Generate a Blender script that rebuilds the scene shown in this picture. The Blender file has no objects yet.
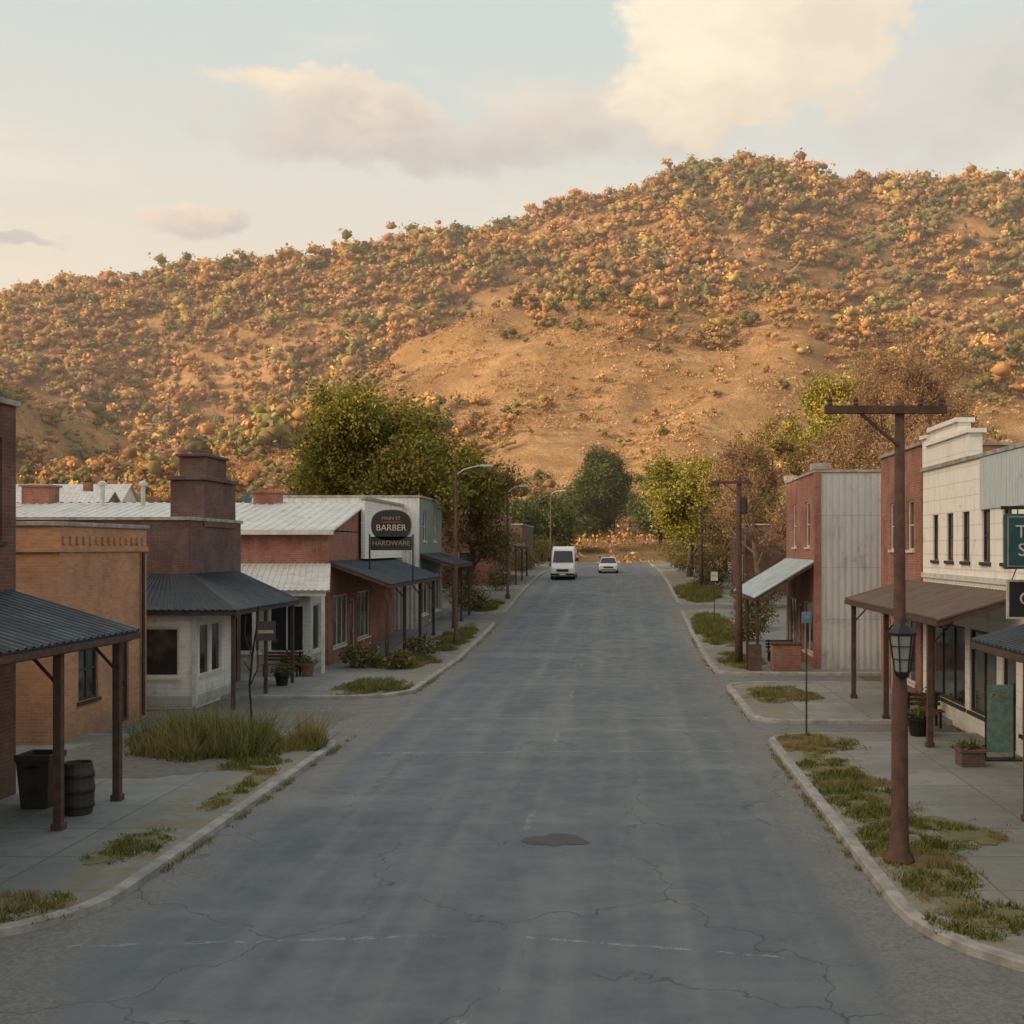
import bpy, math, random
import numpy as np
from mathutils import Vector, Quaternion, Matrix
R = math.radians
rnd = random.Random(7)
npr = np.random.RandomState(11)
sc = bpy.context.scene
COL = sc.collection
SUN_EL = 14.0; sdir = Vector((-.9, -.436, 0)).normalized()

# ------------------------------------------------------------------ noise
def _h(ix, iy, s):
    n = (ix * 374761393 + iy * 668265263 + s * 974711) & 0x7fffffff
    n = ((n ^ (n >> 13)) * 1274126177) & 0x7fffffff
    return ((n ^ (n >> 16)) & 0xffff) / 65535.0
def vnoise(x, y, s=0):
    x = np.asarray(x, float); y = np.asarray(y, float)
    ix = np.floor(x).astype(np.int64); iy = np.floor(y).astype(np.int64)
    fx = x - ix; fy = y - iy
    fx = fx * fx * (3 - 2 * fx); fy = fy * fy * (3 - 2 * fy)
    a = _h(ix, iy, s); b = _h(ix + 1, iy, s); c = _h(ix, iy + 1, s); d = _h(ix + 1, iy + 1, s)
    return (a + (b - a) * fx) * (1 - fy) + (c + (d - c) * fx) * fy
def fbm(x, y, s=0, o=4):
    t = 0; a = 0.5
    for i in range(o):
        t = t + a * vnoise(x * 2 ** i, y * 2 ** i, s + i); a *= 0.5
    return t
def sstep(a, b, x):
    t = np.clip((np.asarray(x, float) - a) / (b - a), 0, 1)
    return t * t * (3 - 2 * t)

# ------------------------------------------------------------------ terrain
GY = [50, 60, 70, 80, 90, 100, 110, 150]
GZ = [0, .35, .9, 1.55, 2.1, 2.5, 2.7, 3.0]
def gz(y): return float(np.interp(y, GY, GZ))
FX = (np.array([-300, 20, 130, 300, 400, 520, 600, 700, 800, 900, 1024, 1400]) - 620) / 3.25
FZ = 5 + (548 - np.array([450, 446, 437, 405, 365, 315, 296, 298, 305, 325, 360, 420])) / 3.25
RX = (np.array([-400, 0, 100, 210, 330, 430, 520, 600, 660, 690, 730, 790, 880, 1024, 1400]) - 620) / 2.19
RZ = 5 + (548 - np.array([345, 306, 293, 275, 260, 242, 230, 210, 192, 176, 170, 176, 184, 186, 240])) / 2.19
def terr(X, Y):
    X = np.asarray(X, float); Y = np.asarray(Y, float)
    base = np.interp(Y, GY, GZ)
    Xw = X + 14 * (fbm(X / 60, Y / 60, 5) - .5)
    F = np.interp(Xw, FX, FZ); Rr = np.interp(X, RX, RZ)
    F = F + 5 * (fbm(X / 45, Y / 200, 21) - .5)
    rows_y = [150, 225, 350, 402, 520, 650, 1100, 3500]
    rows = [base, base * 0 + 12, F, F * .84 - 2, Rr, Rr * .92, Rr * .5, Rr * 0 + 10]
    z = np.array(base, float) + 0 * X
    for i in range(len(rows) - 1):
        t = np.clip((Y - rows_y[i]) / (rows_y[i + 1] - rows_y[i]), 0, 1)
        tt = t * t * (3 - 2 * t) * .55 + t * .45
        m = (Y >= rows_y[i]) & (Y < rows_y[i + 1])
        z = np.where(m, rows[i] + (rows[i + 1] - rows[i]) * tt, z)
    z = np.where(Y >= 3500, 10, z)
    k = sstep(165, 300, Y) * (1 - sstep(900, 2000, Y)) * (1 - .55 * sstep(455, 520, Y))
    z = z + k * (30 * (fbm(X / 58, Y / 95, 9) - .47) + 8 * (fbm(X / 17, Y / 24, 13) - .47))
    g = lambda cx, cy, rx, ry, tl=0.: np.exp(-((X - cx - tl * (Y - cy)) / rx) ** 2 - ((Y - cy) / ry) ** 2)
    z = z - 30 * g(86, 425, 30, 48, .25) + 13 * g(36, 425, 24, 45, .25)
    z = z + 20 * g(-196, 300, 24, 48, .1) - 12 * g(-145, 300, 26, 45, .1)
    z = z + 12 * g(-95, 420, 26, 40, -.2) - 16 * g(-50, 425, 24, 40, -.2)
    z = z + 10 * g(-235, 430, 30, 45, 0) - 14 * g(-185, 430, 28, 40, 0)
    # unseen ridge behind and left, added to shade the street from the low sun
    d = -(sdir.x * X + sdir.y * Y); p = -sdir.y * X + sdir.x * Y
    shade_ridge = 80 * np.exp(-((d + 260) / 75) ** 2) * sstep(-390, -250, p) * (1 - sstep(170, 330, p))
    return z + shade_ridge

# ------------------------------------------------------------------ material helpers
class NT:
    def __init__(s, tree): s.t = tree; s.n = tree.nodes; s.l = tree.links
    def node(s, typ, **kw):
        n = s.n.new(typ)
        for k, v in kw.items(): setattr(n, k, v)
        return n
    def put(s, sock, v):
        if v is None: return
        if isinstance(v, bpy.types.NodeSocket): s.l.new(v, sock)
        else:
            if isinstance(v, (tuple, list)) and len(v) == 3 and sock.type == 'RGBA': v = (*v, 1)
            sock.default_value = v
    def math(s, op, a, b=None, c=None, clamp=False):
        n = s.n.new('ShaderNodeMath'); n.operation = op; n.use_clamp = clamp
        s.put(n.inputs[0], a); s.put(n.inputs[1], b)
        if c is not None: s.put(n.inputs[2], c)
        return n.outputs[0]
    def mix(s, f, a, b, bt='MIX'):
        n = s.n.new('ShaderNodeMix'); n.data_type = 'RGBA'; n.blend_type = bt
        s.put(n.inputs[0], f); s.put(n.inputs[6], a); s.put(n.inputs[7], b)
        return n.outputs[2]
    def noise(s, vec, scale, detail=4, rough=.55):
        n = s.n.new('ShaderNodeTexNoise'); s.put(n.inputs['Vector'], vec)
        n.inputs['Scale'].default_value = scale; n.inputs['Detail'].default_value = min(detail, 4)
        n.inputs['Roughness'].default_value = rough
        return n.outputs[0]
    def ss(s, x, a, b, lo=0., hi=1.):
        n = s.n.new('ShaderNodeMapRange'); n.interpolation_type = 'SMOOTHSTEP'
        s.put(n.inputs[0], x); n.inputs[1].default_value = a; n.inputs[2].default_value = b
        n.inputs[3].default_value = lo; n.inputs[4].default_value = hi
        return n.outputs[0]
    def xyz(s, v):
        n = s.n.new('ShaderNodeSeparateXYZ'); s.l.new(v, n.inputs[0]); return n.outputs
    def comb(s, x, y, z=0.):
        n = s.n.new('ShaderNodeCombineXYZ')
        s.put(n.inputs[0], x); s.put(n.inputs[1], y); s.put(n.inputs[2], z); return n.outputs[0]
    def bump(s, h, strength=.3, dist=.02):
        n = s.n.new('ShaderNodeBump'); s.put(n.inputs['Height'], h)
        n.inputs['Strength'].default_value = strength; n.inputs['Distance'].default_value = dist
        return n.outputs[0]

def newmat(name):
    m = bpy.data.materials.new(name); m.use_nodes = True
    t = NT(m.node_tree); b = m.node_tree.nodes['Principled BSDF']
    g = t.node('ShaderNodeNewGeometry').outputs['Position']
    return m, t, b, g
def mix3(c, k): return tuple(min(1, x * k) for x in c)

def plain(name, c, rough=.7, metal=0., var=.35, scale=3., bump=.2, c2=None):
    m, t, b, g = newmat(name)
    n = t.noise(g, scale, 4, .65)
    f = t.ss(n, .3, .7)
    c2 = c2 or mix3(c, 1 - var)
    col = t.mix(f, c, c2)
    if bump > 0:
        n2 = t.noise(g, scale * 9, 2, .6)
        col = t.mix(t.math('MULTIPLY', t.ss(n2, .45, .75), .35), col, mix3(c, .6))
        t.put(b.inputs['Normal'], t.bump(n2, bump, .02))
    t.put(b.inputs['Base Color'], col); b.inputs['Roughness'].default_value = rough
    b.inputs['Metallic'].default_value = metal
    return m

def brickmat(name, c1, c2, mortar, grime=.5):
    m, t, b, g = newmat(name)
    o = t.xyz(g)
    v = t.comb(t.math('ADD', o[0], o[1]), o[2])
    br = t.node('ShaderNodeTexBrick'); t.l.new(v, br.inputs['Vector'])
    br.inputs['Scale'].default_value = 1
    br.inputs['Brick Width'].default_value = .23; br.inputs['Row Height'].default_value = .078
    br.inputs['Mortar Size'].default_value = .008; br.inputs['Mortar Smooth'].default_value = .3
    br.inputs['Bias'].default_value = -.1
    t.put(br.inputs['Color1'], (*c1, 1)); t.put(br.inputs['Color2'], (*c2, 1)); t.put(br.inputs['Mortar'], (*mortar, 1))
    n = t.noise(g, .9, 4, .65); n2 = t.noise(t.comb(t.math('MULTIPLY', t.math('ADD', o[0], o[1]), 3.), t.math('MULTIPLY', o[2], .5)), 1.2, 4, .6)
    col = t.mix(t.math('MULTIPLY', t.ss(n, .4, .66), grime), br.outputs[0], mix3(c2, .42))
    col = t.mix(t.math('MULTIPLY', t.ss(n2, .48, .72), .5), col, mix3(mortar, .95))
    base = t.ss(o[2], .1, 1.2, .65, 0.)
    col = t.mix(t.math('MULTIPLY', base, n), col, (.10, .09, .08))
    t.put(b.inputs['Base Color'], col); b.inputs['Roughness'].default_value = .88
    t.put(b.inputs['Normal'], t.bump(t.math('SUBTRACT', 1., br.outputs[1]), .6, .012))
    return m

def siding(name, c, dirty, pitch=.16, vertical=False, seam=0.):
    m, t, b, g = newmat(name)
    o = t.xyz(g); hx = t.math('ADD', o[0], o[1])
    coord = hx if vertical else o[2]
    saw = t.math('FRACT', t.math('DIVIDE', coord, pitch))
    if vertical: hgt = t.math('SINE', t.math('MULTIPLY', coord, 2 * math.pi / pitch))
    else: hgt = t.math('SUBTRACT', 1., saw)
    line = t.ss(saw, .0, .12, 1., 0.)
    n = t.noise(t.comb(t.math('MULTIPLY', hx, 4.), t.math('MULTIPLY', o[2], .6)), 1., 4, .7)
    n2 = t.noise(g, 1.6, 4, .7)
    col = t.mix(t.ss(n, .46, .80), c, dirty)
    col = t.mix(t.math('MULTIPLY', t.ss(n2, .54, .74), .55), col, mix3(dirty, .65))
    col = t.mix(t.math('MULTIPLY', line, .35), col, mix3(dirty, .4))
    if seam:
        sm = t.ss(t.math('FRACT', t.math('DIVIDE', o[2], seam)), .0, .02, 1., 0.)
        col = t.mix(t.math('MULTIPLY', sm, .6), col, mix3(dirty, .35))
    lo = t.ss(o[2], .1, 1.2, .6, 0.)
    col = t.mix(t.math('MULTIPLY', lo, n2), col, (.14, .13, .10))
    t.put(b.inputs['Base Color'], col); b.inputs['Roughness'].default_value = .65
    t.put(b.inputs['Normal'], t.bump(hgt, .7, .02))
    return m

def glassmat(name, c, curtain):
    m, t, b, g = newmat(name)
    o = t.xyz(g)
    n = t.noise(g, .8, 3, .5); n2 = t.noise(t.comb(t.math('MULTIPLY', t.math('ADD', o[0], o[1]), 9.), t.math('MULTIPLY', o[2], .7)), 1, 3)
    col = t.mix(t.ss(n, .5, .62), c, curtain)
    col = t.mix(t.math('MULTIPLY', n2, .5), col, mix3(c, .4))
    t.put(b.inputs['Base Color'], col); b.inputs['Roughness'].default_value = .08
    b.inputs['Specular IOR Level'].default_value = .8
    t.put(b.inputs['Normal'], t.bump(t.noise(g, 1.1, 1), .12, .03))
    return m

def metalroof(name, c, rust, f=.5, rough=.5, metal=.3):
    m, t, b, g = newmat(name)
    o = t.xyz(g)
    n = t.noise(g, 1.1, 4, .7); n2 = t.noise(t.comb(t.math('MULTIPLY', o[0], 1.), t.math('MULTIPLY', o[1], 7.), o[2]), .9, 4, .6)
    col = t.mix(t.math('MULTIPLY', t.ss(n, .48, .68), f), c, rust)
    col = t.mix(t.math('MULTIPLY', t.ss(n2, .4, .7), .5), col, mix3(c, .5))
    t.put(b.inputs['Base Color'], col); b.inputs['Metallic'].default_value = metal
    t.put(b.inputs['Roughness'], t.ss(n, .3, .7, rough - .1, rough + .25))
    return m

def leafmat(name, trans=.25):
    m = bpy.data.materials.new(name); m.use_nodes = True; t = NT(m.node_tree)
    b = m.node_tree.nodes['Principled BSDF']; t.n.remove(b)
    a = t.node('ShaderNodeAttribute'); a.attribute_name = 'col'
    d = t.node('ShaderNodeBsdfDiffuse'); t.l.new(a.outputs['Color'], d.inputs[0])
    out = d.outputs[0]
    if trans > 0:
        tr = t.node('ShaderNodeBsdfTranslucent'); t.l.new(a.outputs['Color'], tr.inputs[0])
        mx = t.node('ShaderNodeMixShader'); mx.inputs[0].default_value = trans
        t.l.new(d.outputs[0], mx.inputs[1]); t.l.new(tr.outputs[0], mx.inputs[2]); out = mx.outputs[0]
    t.l.new(out, t.n['Material Output'].inputs[0])
    return m

M_dkbrick = brickmat('dark_red_brick', (.21, .072, .05), (.13, .05, .04), (.17, .14, .12))
M_tanbrick = brickmat('orange_brick', (.60, .285, .14), (.46, .205, .105), (.42, .33, .24), .35)
M_brown = brickmat('brown_brick', (.18, .085, .068), (.11, .06, .055), (.16, .14, .13))
M_redbrick = brickmat('red_brick', (.41, .145, .088), (.29, .10, .065), (.34, .28, .24))
M_white = siding('white_painted_boards', (.80, .80, .77), (.56, .54, .49))
M_whitev = siding('white_metal_siding', (.70, .70, .68), (.48, .46, .41), .24, True)
M_block = siding('white_painted_block', (.86, .83, .77), (.66, .61, .53), .4)
M_green = siding('green_boards', (.18, .23, .21), (.12, .135, .12))
M_teal = siding('pale_teal_boards', (.50, .54, .52), (.30, .32, .31))
M_glass = glassmat('window_glass', (.03, .035, .04), (.11, .10, .09))
M_trimw = plain('white_trim', (.72, .70, .65), .55, var=.25, scale=4)
M_trimd = plain('dark_trim', (.05, .042, .038), .6, var=.4)
M_door = plain('door_paint', (.09, .06, .05), .5)
M_coping = plain('coping_stone', (.46, .43, .38), .85, var=.5)
M_tar = plain('flat_roof', (.13, .13, .13), .9)
M_wood = plain('weathered_wood', (.115, .065, .048), .85, var=.5, scale=6, bump=.5)
M_pole = plain('rusty_pole_wood', (.145, .072, .05), .8, var=.5, scale=5, bump=.6, c2=(.075, .044, .036))
M_rdark = metalroof('dark_metal_roofing', (.045, .06, .07), (.09, .07, .06), .5, .45)
M_rgrey = metalroof('grey_metal_roofing', (.60, .60, .58), (.42, .35, .28), .5, .5, .1)
M_rblue = metalroof('blue_grey_awning', (.38, .47, .51), (.30, .28, .25), .5, .5, .1)
M_rbrown = metalroof('rusty_brown_roofing', (.14, .105, .085), (.20, .115, .075), .7, .65, .1)
M_black = plain('black_iron', (.025, .025, .027), .45, metal=.4)
M_bark = plain('bark', (.11, .08, .06), .95, var=.5, scale=6, bump=.8)
M_twig = plain('twigs', (.26, .165, .11), .9, var=.4, scale=2, bump=0)
M_leaf = leafmat('foliage')
M_hleaf = leafmat('hill_foliage', 0)
M_grass = leafmat('grass_blades', .3)
M_kerb = plain('kerb_concrete', (.36, .345, .315), .9, var=.45, scale=2.5, bump=.5)
M_tealsign = plain('teal_sign_paint', (.015, .09, .10), .5, var=.3)
M_blacksign = plain('black_sign_paint', (.016, .015, .016), .5, var=.3)
M_signtxt = plain('sign_lettering', (.62, .59, .50), .6, var=.3, scale=9)
M_redtxt = plain('red_paint', (.4, .05, .04), .6)
M_carw = plain('white_car_paint', (.72, .73, .73), .25, var=.06, bump=0)
M_cargl = plain('car_glass', (.02, .025, .03), .06, var=.2, bump=0)
M_tyre = plain('tyre', (.02, .02, .02), .85)
M_chrome = plain('chrome', (.6, .6, .6), .25, metal=.9, var=.1)
M_head = plain('headlamp', (.75, .75, .7), .1, var=.1)
M_terra = plain('clay_pot', (.24, .12, .08), .8)
M_lampgl = plain('frosted_lantern_glass', (.26, .28, .28), .3, var=.2)

def asphalt():
    m, t, b, g = newmat('old_asphalt')
    o = t.xyz(g)
    big = t.noise(g, .22, 4, .6); mid = t.noise(g, 1.4, 4, .65); fine = t.noise(g, 45, 2, .7)
    st = t.noise(t.comb(t.math('MULTIPLY', o[0], 1.3), t.math('MULTIPLY', o[1], .05)), 1., 4, .55)
    tr = t.noise(t.comb(t.math('MULTIPLY', o[0], .06), t.math('MULTIPLY', o[1], .30)), 1., 3, .6)
    col = t.mix(t.ss(big, .35, .65), (.076, .096, .112), (.108, .128, .140))
    col = t.mix(t.math('MULTIPLY', t.ss(st, .42, .68), .65), col, (.160, .174, .180))
    col = t.mix(t.math('MULTIPLY', t.ss(tr, .56, .68), .5), col, (.20, .204, .196))
    col = t.mix(t.math('MULTIPLY', t.ss(mid, .5, .72), .28), col, (.066, .080, .092))
    e = t.math('ABSOLUTE', t.math('ADD', o[0], 1.65))
    e = t.math('ADD', e, t.math('MULTIPLY', t.math('SUBTRACT', t.noise(g, .7, 4, .7), .5), 2.2))
    ed = t.ss(e, 4.2, 5.2)
    gr = t.noise(g, 14, 3, .8)
    dust = t.mix(t.ss(gr, .35, .65), (.22, .205, .18), (.12, .116, .105))
    col = t.mix(t.math('MULTIPLY', ed, .75), col, dust)
    wob = t.node('ShaderNodeVectorMath', operation='ADD')
    nn = t.node('ShaderNodeTexNoise'); t.l.new(g, nn.inputs['Vector']); nn.inputs['Scale'].default_value = 1.3; nn.inputs['Detail'].default_value = 4
    t.l.new(g, wob.inputs[0]); t.l.new(nn.outputs['Color'], wob.inputs[1])
    dv = t.node('ShaderNodeTexVoronoi', feature='DISTANCE_TO_EDGE'); t.l.new(wob.outputs[0], dv.inputs['Vector']); dv.inputs['Scale'].default_value = .30
    cr = t.ss(dv.outputs['Distance'], .0, .0065, 1., 0.)
    cr = t.math('MULTIPLY', cr, t.ss(big, .42, .50))
    col = t.mix(t.math('MULTIPLY', cr, .75), col, (.035, .037, .04))
    col = t.mix(t.math('MULTIPLY', t.math('SUBTRACT', fine, .3), .5), col, (.05, .055, .06))
    t.put(b.inputs['Base Color'], col)
    t.put(b.inputs['Roughness'], t.ss(mid, .3, .7, .55, .8))
    h = t.math('SUBTRACT', t.math('ADD', fine, t.math('MULTIPLY', mid, .6)), cr)
    t.put(b.inputs['Normal'], t.bump(h, .4, .012))
    return m
M_asph = asphalt()
M_patch = plain('tar_patch', (.035, .038, .042), .55, var=.3)
def paint():
    m, t, b, g = newmat('worn_road_paint')
    n = t.noise(g, 5, 4, .8)
    al = t.ss(n, .42, .62, 0., .42)
    t.put(b.inputs['Base Color'], (.42, .42, .39)); b.inputs['Roughness'].default_value = .8
    t.put(b.inputs['Alpha'], al)
    return m
M_paint = paint()
def concrete():
    m, t, b, g = newmat('old_concrete_slabs')
    o = t.xyz(g)
    br = t.node('ShaderNodeTexBrick'); t.l.new(g, br.inputs['Vector'])
    br.offset = 0; br.inputs['Scale'].default_value = 1
    br.inputs['Brick Width'].default_value = 1.8; br.inputs['Row Height'].default_value = 1.8
    br.inputs['Mortar Size'].default_value = .014
    t.put(br.inputs['Color1'], (.275, .278, .255, 1)); t.put(br.inputs['Color2'], (.20, .208, .195, 1)); t.put(br.inputs['Mortar'], (.075, .075, .06, 1))
    n = t.noise(g, .5, 4, .65); n2 = t.noise(g, 3, 4, .7); f = t.noise(g, 40, 2, .7)
    col = t.mix(t.math('MULTIPLY', t.ss(n, .4, .65), .6), br.outputs[0], (.145, .153, .14))
    col = t.mix(t.math('MULTIPLY', t.ss(n2, .52, .70), .5), col, (.115, .115, .09))
    v1 = t.math('ABSOLUTE', t.math('ADD', o[0], 1.65))
    v1 = t.math('ADD', v1, t.math('MULTIPLY', t.math('SUBTRACT', n, .5), 3.))
    vg = t.math('MULTIPLY', t.ss(v1, 7.6, 6.2), t.ss(n2, .40, .54))
    col = t.mix(t.math('MULTIPLY', vg, .75), col, (.20, .165, .09))
    col = t.mix(t.math('MULTIPLY', f, .25), col, (.12, .12, .115))
    t.put(b.inputs['Base Color'], col); b.inputs['Roughness'].default_value = .88
    t.put(b.inputs['Normal'], t.bump(t.math('SUBTRACT', t.math('ADD', n2, t.math('MULTIPLY', f, .5)), br.outputs[1]), .4, .015))
    return m
M_conc = concrete()
def ground():
    m, t, b, g = newmat('dry_grass_ground')
    o = t.xyz(g)
    n = t.noise(g, .035, 4, .62); n2 = t.noise(g, .35, 4, .7); n3 = t.noise(g, 1.3, 4, .8)
    st = t.noise(t.comb(t.math('MULTIPLY', o[0], .04), t.math('MULTIPLY', o[1], .16), t.math('MULTIPLY', o[2], .3)), 1., 4, .65)
    straw = t.mix(t.ss(n2, .35, .65), (.60, .36, .18), (.48, .27, .125))
    brush = t.mix(t.ss(n3, .35, .65), (.38, .205, .085), (.25, .145, .06))
    hill = t.mix(t.math('MULTIPLY', t.ss(n, .44, .58), .75), straw, brush)
    hill = t.mix(t.math('MULTIPLY', t.ss(st, .46, .60), .65), hill, (.36, .195, .085))
    hill = t.mix(t.math('MULTIPLY', t.ss(n3, .47, .62), .5), hill, (.27, .16, .07))
    near = t.mix(t.ss(n2, .35, .6), (.17, .155, .07), (.22, .185, .12))
    far = t.ss(o[1], 110, 190)
    col = t.mix(far, near, hill)
    t.put(b.inputs['Base Color'], col); b.inputs['Roughness'].default_value = .95
    b.inputs['Specular IOR Level'].default_value = .1
    t.put(b.inputs['Normal'], t.bump(t.math('ADD', n2, t.math('MULTIPLY', n3, .8)), 1., 1.2))
    return m
M_ground = ground()
M_gravel = plain('gravel', (.19, .18, .158), .95, var=.5, scale=6, bump=.9, c2=(.115, .11, .095))

# ------------------------------------------------------------------ mesh builder
def empty(name, loc=(0, 0, 0)):
    e = bpy.data.objects.new(name, None); COL.objects.link(e); e.location = loc; e.empty_display_size = .3
    return e
class MB:
    def __init__(s): s.v = []; s.f = []; s.m = []
    def add(s, vs, fs, mi=0):
        o = len(s.v); s.v += [tuple(v) for v in vs]
        s.f += [tuple(i + o for i in f) for f in fs]; s.m += [mi] * len(fs)
    def box(s, x0, x1, y0, y1, z0, z1, mi=0):
        s.add([(x0, y0, z0), (x1, y0, z0), (x1, y1, z0), (x0, y1, z0), (x0, y0, z1), (x1, y0, z1), (x1, y1, z1), (x0, y1, z1)],
              [(0, 3, 2, 1), (4, 5, 6, 7), (0, 1, 5, 4), (1, 2, 6, 5), (2, 3, 7, 6), (3, 0, 4, 7)], mi)
    def tube(s, p0, p1, r0, r1, n=8, mi=0, cap=True):
        p0 = Vector(p0); p1 = Vector(p1); d = (p1 - p0).normalized()
        a = d.orthogonal().normalized(); b = d.cross(a); vs = []
        for p, r in ((p0, r0), (p1, r1)):
            for i in range(n):
                t = 2 * math.pi * i / n; vs.append(p + (a * math.cos(t) + b * math.sin(t)) * r)
        fs = [(i, (i + 1) % n, n + (i + 1) % n, n + i) for i in range(n)]
        if cap: fs += [tuple(range(n - 1, -1, -1)), tuple(range(n, 2 * n))]
        s.add(vs, fs, mi)
    def lathe(s, x, y, prof, n=16, mi=0):
        vs = []; k = len(prof)
        for r, z in prof:
            for i in range(n):
                t = 2 * math.pi * i / n; vs.append((x + r * math.cos(t), y + r * math.sin(t), z))
        fs = []
        for j in range(k - 1):
            for i in range(n): fs.append((j * n + i, j * n + (i + 1) % n, (j + 1) * n + (i + 1) % n, (j + 1) * n + i))
        fs += [tuple(range(n - 1, -1, -1)), tuple(range((k - 1) * n, k * n))]
        s.add(vs, fs, mi)
    def obj(s, name, mats, parent=None, smooth=False, bevel=0):
        me = bpy.data.meshes.new(name); me.from_pydata(s.v, [], s.f)
        if not isinstance(mats, (list, tuple)): mats = [mats]
        for m in mats: me.materials.append(m)
        me.polygons.foreach_set('material_index', s.m)
        if smooth: me.polygons.foreach_set('use_smooth', [True] * len(s.f))
        me.update()
        o = bpy.data.objects.new(name, me); COL.objects.link(o)
        if parent: o.parent = parent; o.matrix_parent_inverse = Matrix.Translation(-parent.location)
        if bevel:
            b = o.modifiers.new('b', 'BEVEL'); b.width = bevel; b.segments = 2; b.limit_method = 'ANGLE'
        return o

def corr(mb, A, B, D, C, pitch=.2, amp=.025, mi=0):
    A, B, C, D = map(Vector, (A, B, C, D))
    n = max(2, int((B - A).length / pitch)); n = max(n, int((C - D).length / pitch))
    nr = (B - A).cross(D - A).normalized()
    if nr.z < 0: nr = -nr
    vs = []; cnt = 0
    for i in range(n):
        for (f, a) in ((0., 0), (.55, 0), (.68, 1), (.87, 1)):
            t = (i + f) / n; k = nr * (amp * a)
            vs += [A.lerp(B, t) + k, D.lerp(C, t) + k]; cnt += 1
    vs += [B, C]; cnt += 1
    mb.add(vs, [(2 * i, 2 * i + 2, 2 * i + 3, 2 * i + 1) for i in range(cnt - 1)], mi)
    u = nr * .05
    mb.add([A - u, B - u, C - u, D - u], [(0, 1, 2, 3)], mi)
    mb.add([D, C, C - u, D - u], [(0, 1, 2, 3)], mi)
    mb.add([A, D, D - u, A - u], [(0, 1, 2, 3)], mi); mb.add([B, C, C - u, B - u], [(0, 1, 2, 3)], mi)

def wall(axis, c, sgn, u0, u1, v0, v1, ops, th, W, FR, GL, DR):
    def P(u, v, d): return (c + sgn * d, u, v) if axis == 'x' else (u, c + sgn * d, v)
    us = sorted({u0, u1, *[o[0] for o in ops], *[o[1] for o in ops]}); vs_ = sorted({v0, v1, *[o[2] for o in ops], *[o[3] for o in ops]})
    us = [u for u in us if u0 <= u <= u1]; vs_ = [v for v in vs_ if v0 <= v <= v1]
    for a, b in zip(us[:-1], us[1:]):
        for e, f in zip(vs_[:-1], vs_[1:]):
            cu = (a + b) / 2; cv = (e + f) / 2
            if any(o[0] < cu < o[1] and o[2] < cv < o[3] for o in ops): continue
            W.add([P(a, e, 0), P(b, e, 0), P(b, f, 0), P(a, f, 0)], [(0, 1, 2, 3)])
    def ring(a, b, e, f, mb):
        q = [(a, e), (b, e), (b, f), (a, f)]
        for i in range(4):
            (x, y), (x2, y2) = q[i], q[(i + 1) % 4]
            mb.add([P(x, y, 0), P(x2, y2, 0), P(x2, y2, th), P(x, y, th)], [(0, 1, 2, 3)])
    if axis == 'x': W.add([P(u1, v0, 0), P(u1, v1, 0), P(u1, v1, th), P(u1, v0, th)], [(0, 1, 2, 3)])
    def bx(mb, a, b, e, f, d0, d1):
        p = P(a, e, d0); q = P(b, f, d1)
        mb.box(min(p[0], q[0]), max(p[0], q[0]), min(p[1], q[1]), max(p[1], q[1]), min(p[2], q[2]), max(p[2], q[2]))
    for o in ops:
        a, b, e, f, kind = o[:5]; nx = o[5] if len(o) > 5 else 1; ny = o[6] if len(o) > 6 else 1
        ring(a, b, e, f, W)
        w = .07 if (b - a) > .9 else .05
        d0, d1 = .05, .105
        bx(FR, a, a + w, e, f, d0, d1); bx(FR, b - w, b, e, f, d0, d1)
        bx(FR, a + w, b - w, f - w, f, d0, d1); bx(FR, a + w, b - w, e, e + w, d0, d1)
        if kind in ('win', 'shop'):
            for i in range(1, nx):
                u = a + (b - a) * i / nx; bx(FR, u - .025, u + .025, e + w, f - w, d0 + .004, d1 - .004)
            for i in range(1, ny):
                v = e + (f - e) * i / ny; bx(FR, a + w, b - w, v - .022, v + .022, d0 + .008, d1 - .008)
            GL.add([P(a, e, .085), P(b, e, .085), P(b, f, .085), P(a, f, .085)], [(0, 1, 2, 3)])
            bx(FR, a - .08, b + .08, e - .09, e - .002, -.06, .04)
        else:
            gtop = f - w - .1; gb = e + (f - e) * .45
            DR.add([P(a, e, .09), P(b, e, .09), P(b, f, .09), P(a, f, .09)], [(0, 1, 2, 3)])
            GL.add([P(a + .2, gb, .084), P(b - .2, gb, .084), P(b - .2, gtop, .084), P(a + .2, gtop, .084)], [(0, 1, 2, 3)])
            bx(DR, a + .2, b - .2, e + .2, gb - .12, .075, .089)
            bx(FR, b - .17, b - .13, e + 1., e + 1.12, .03, .088)

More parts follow.
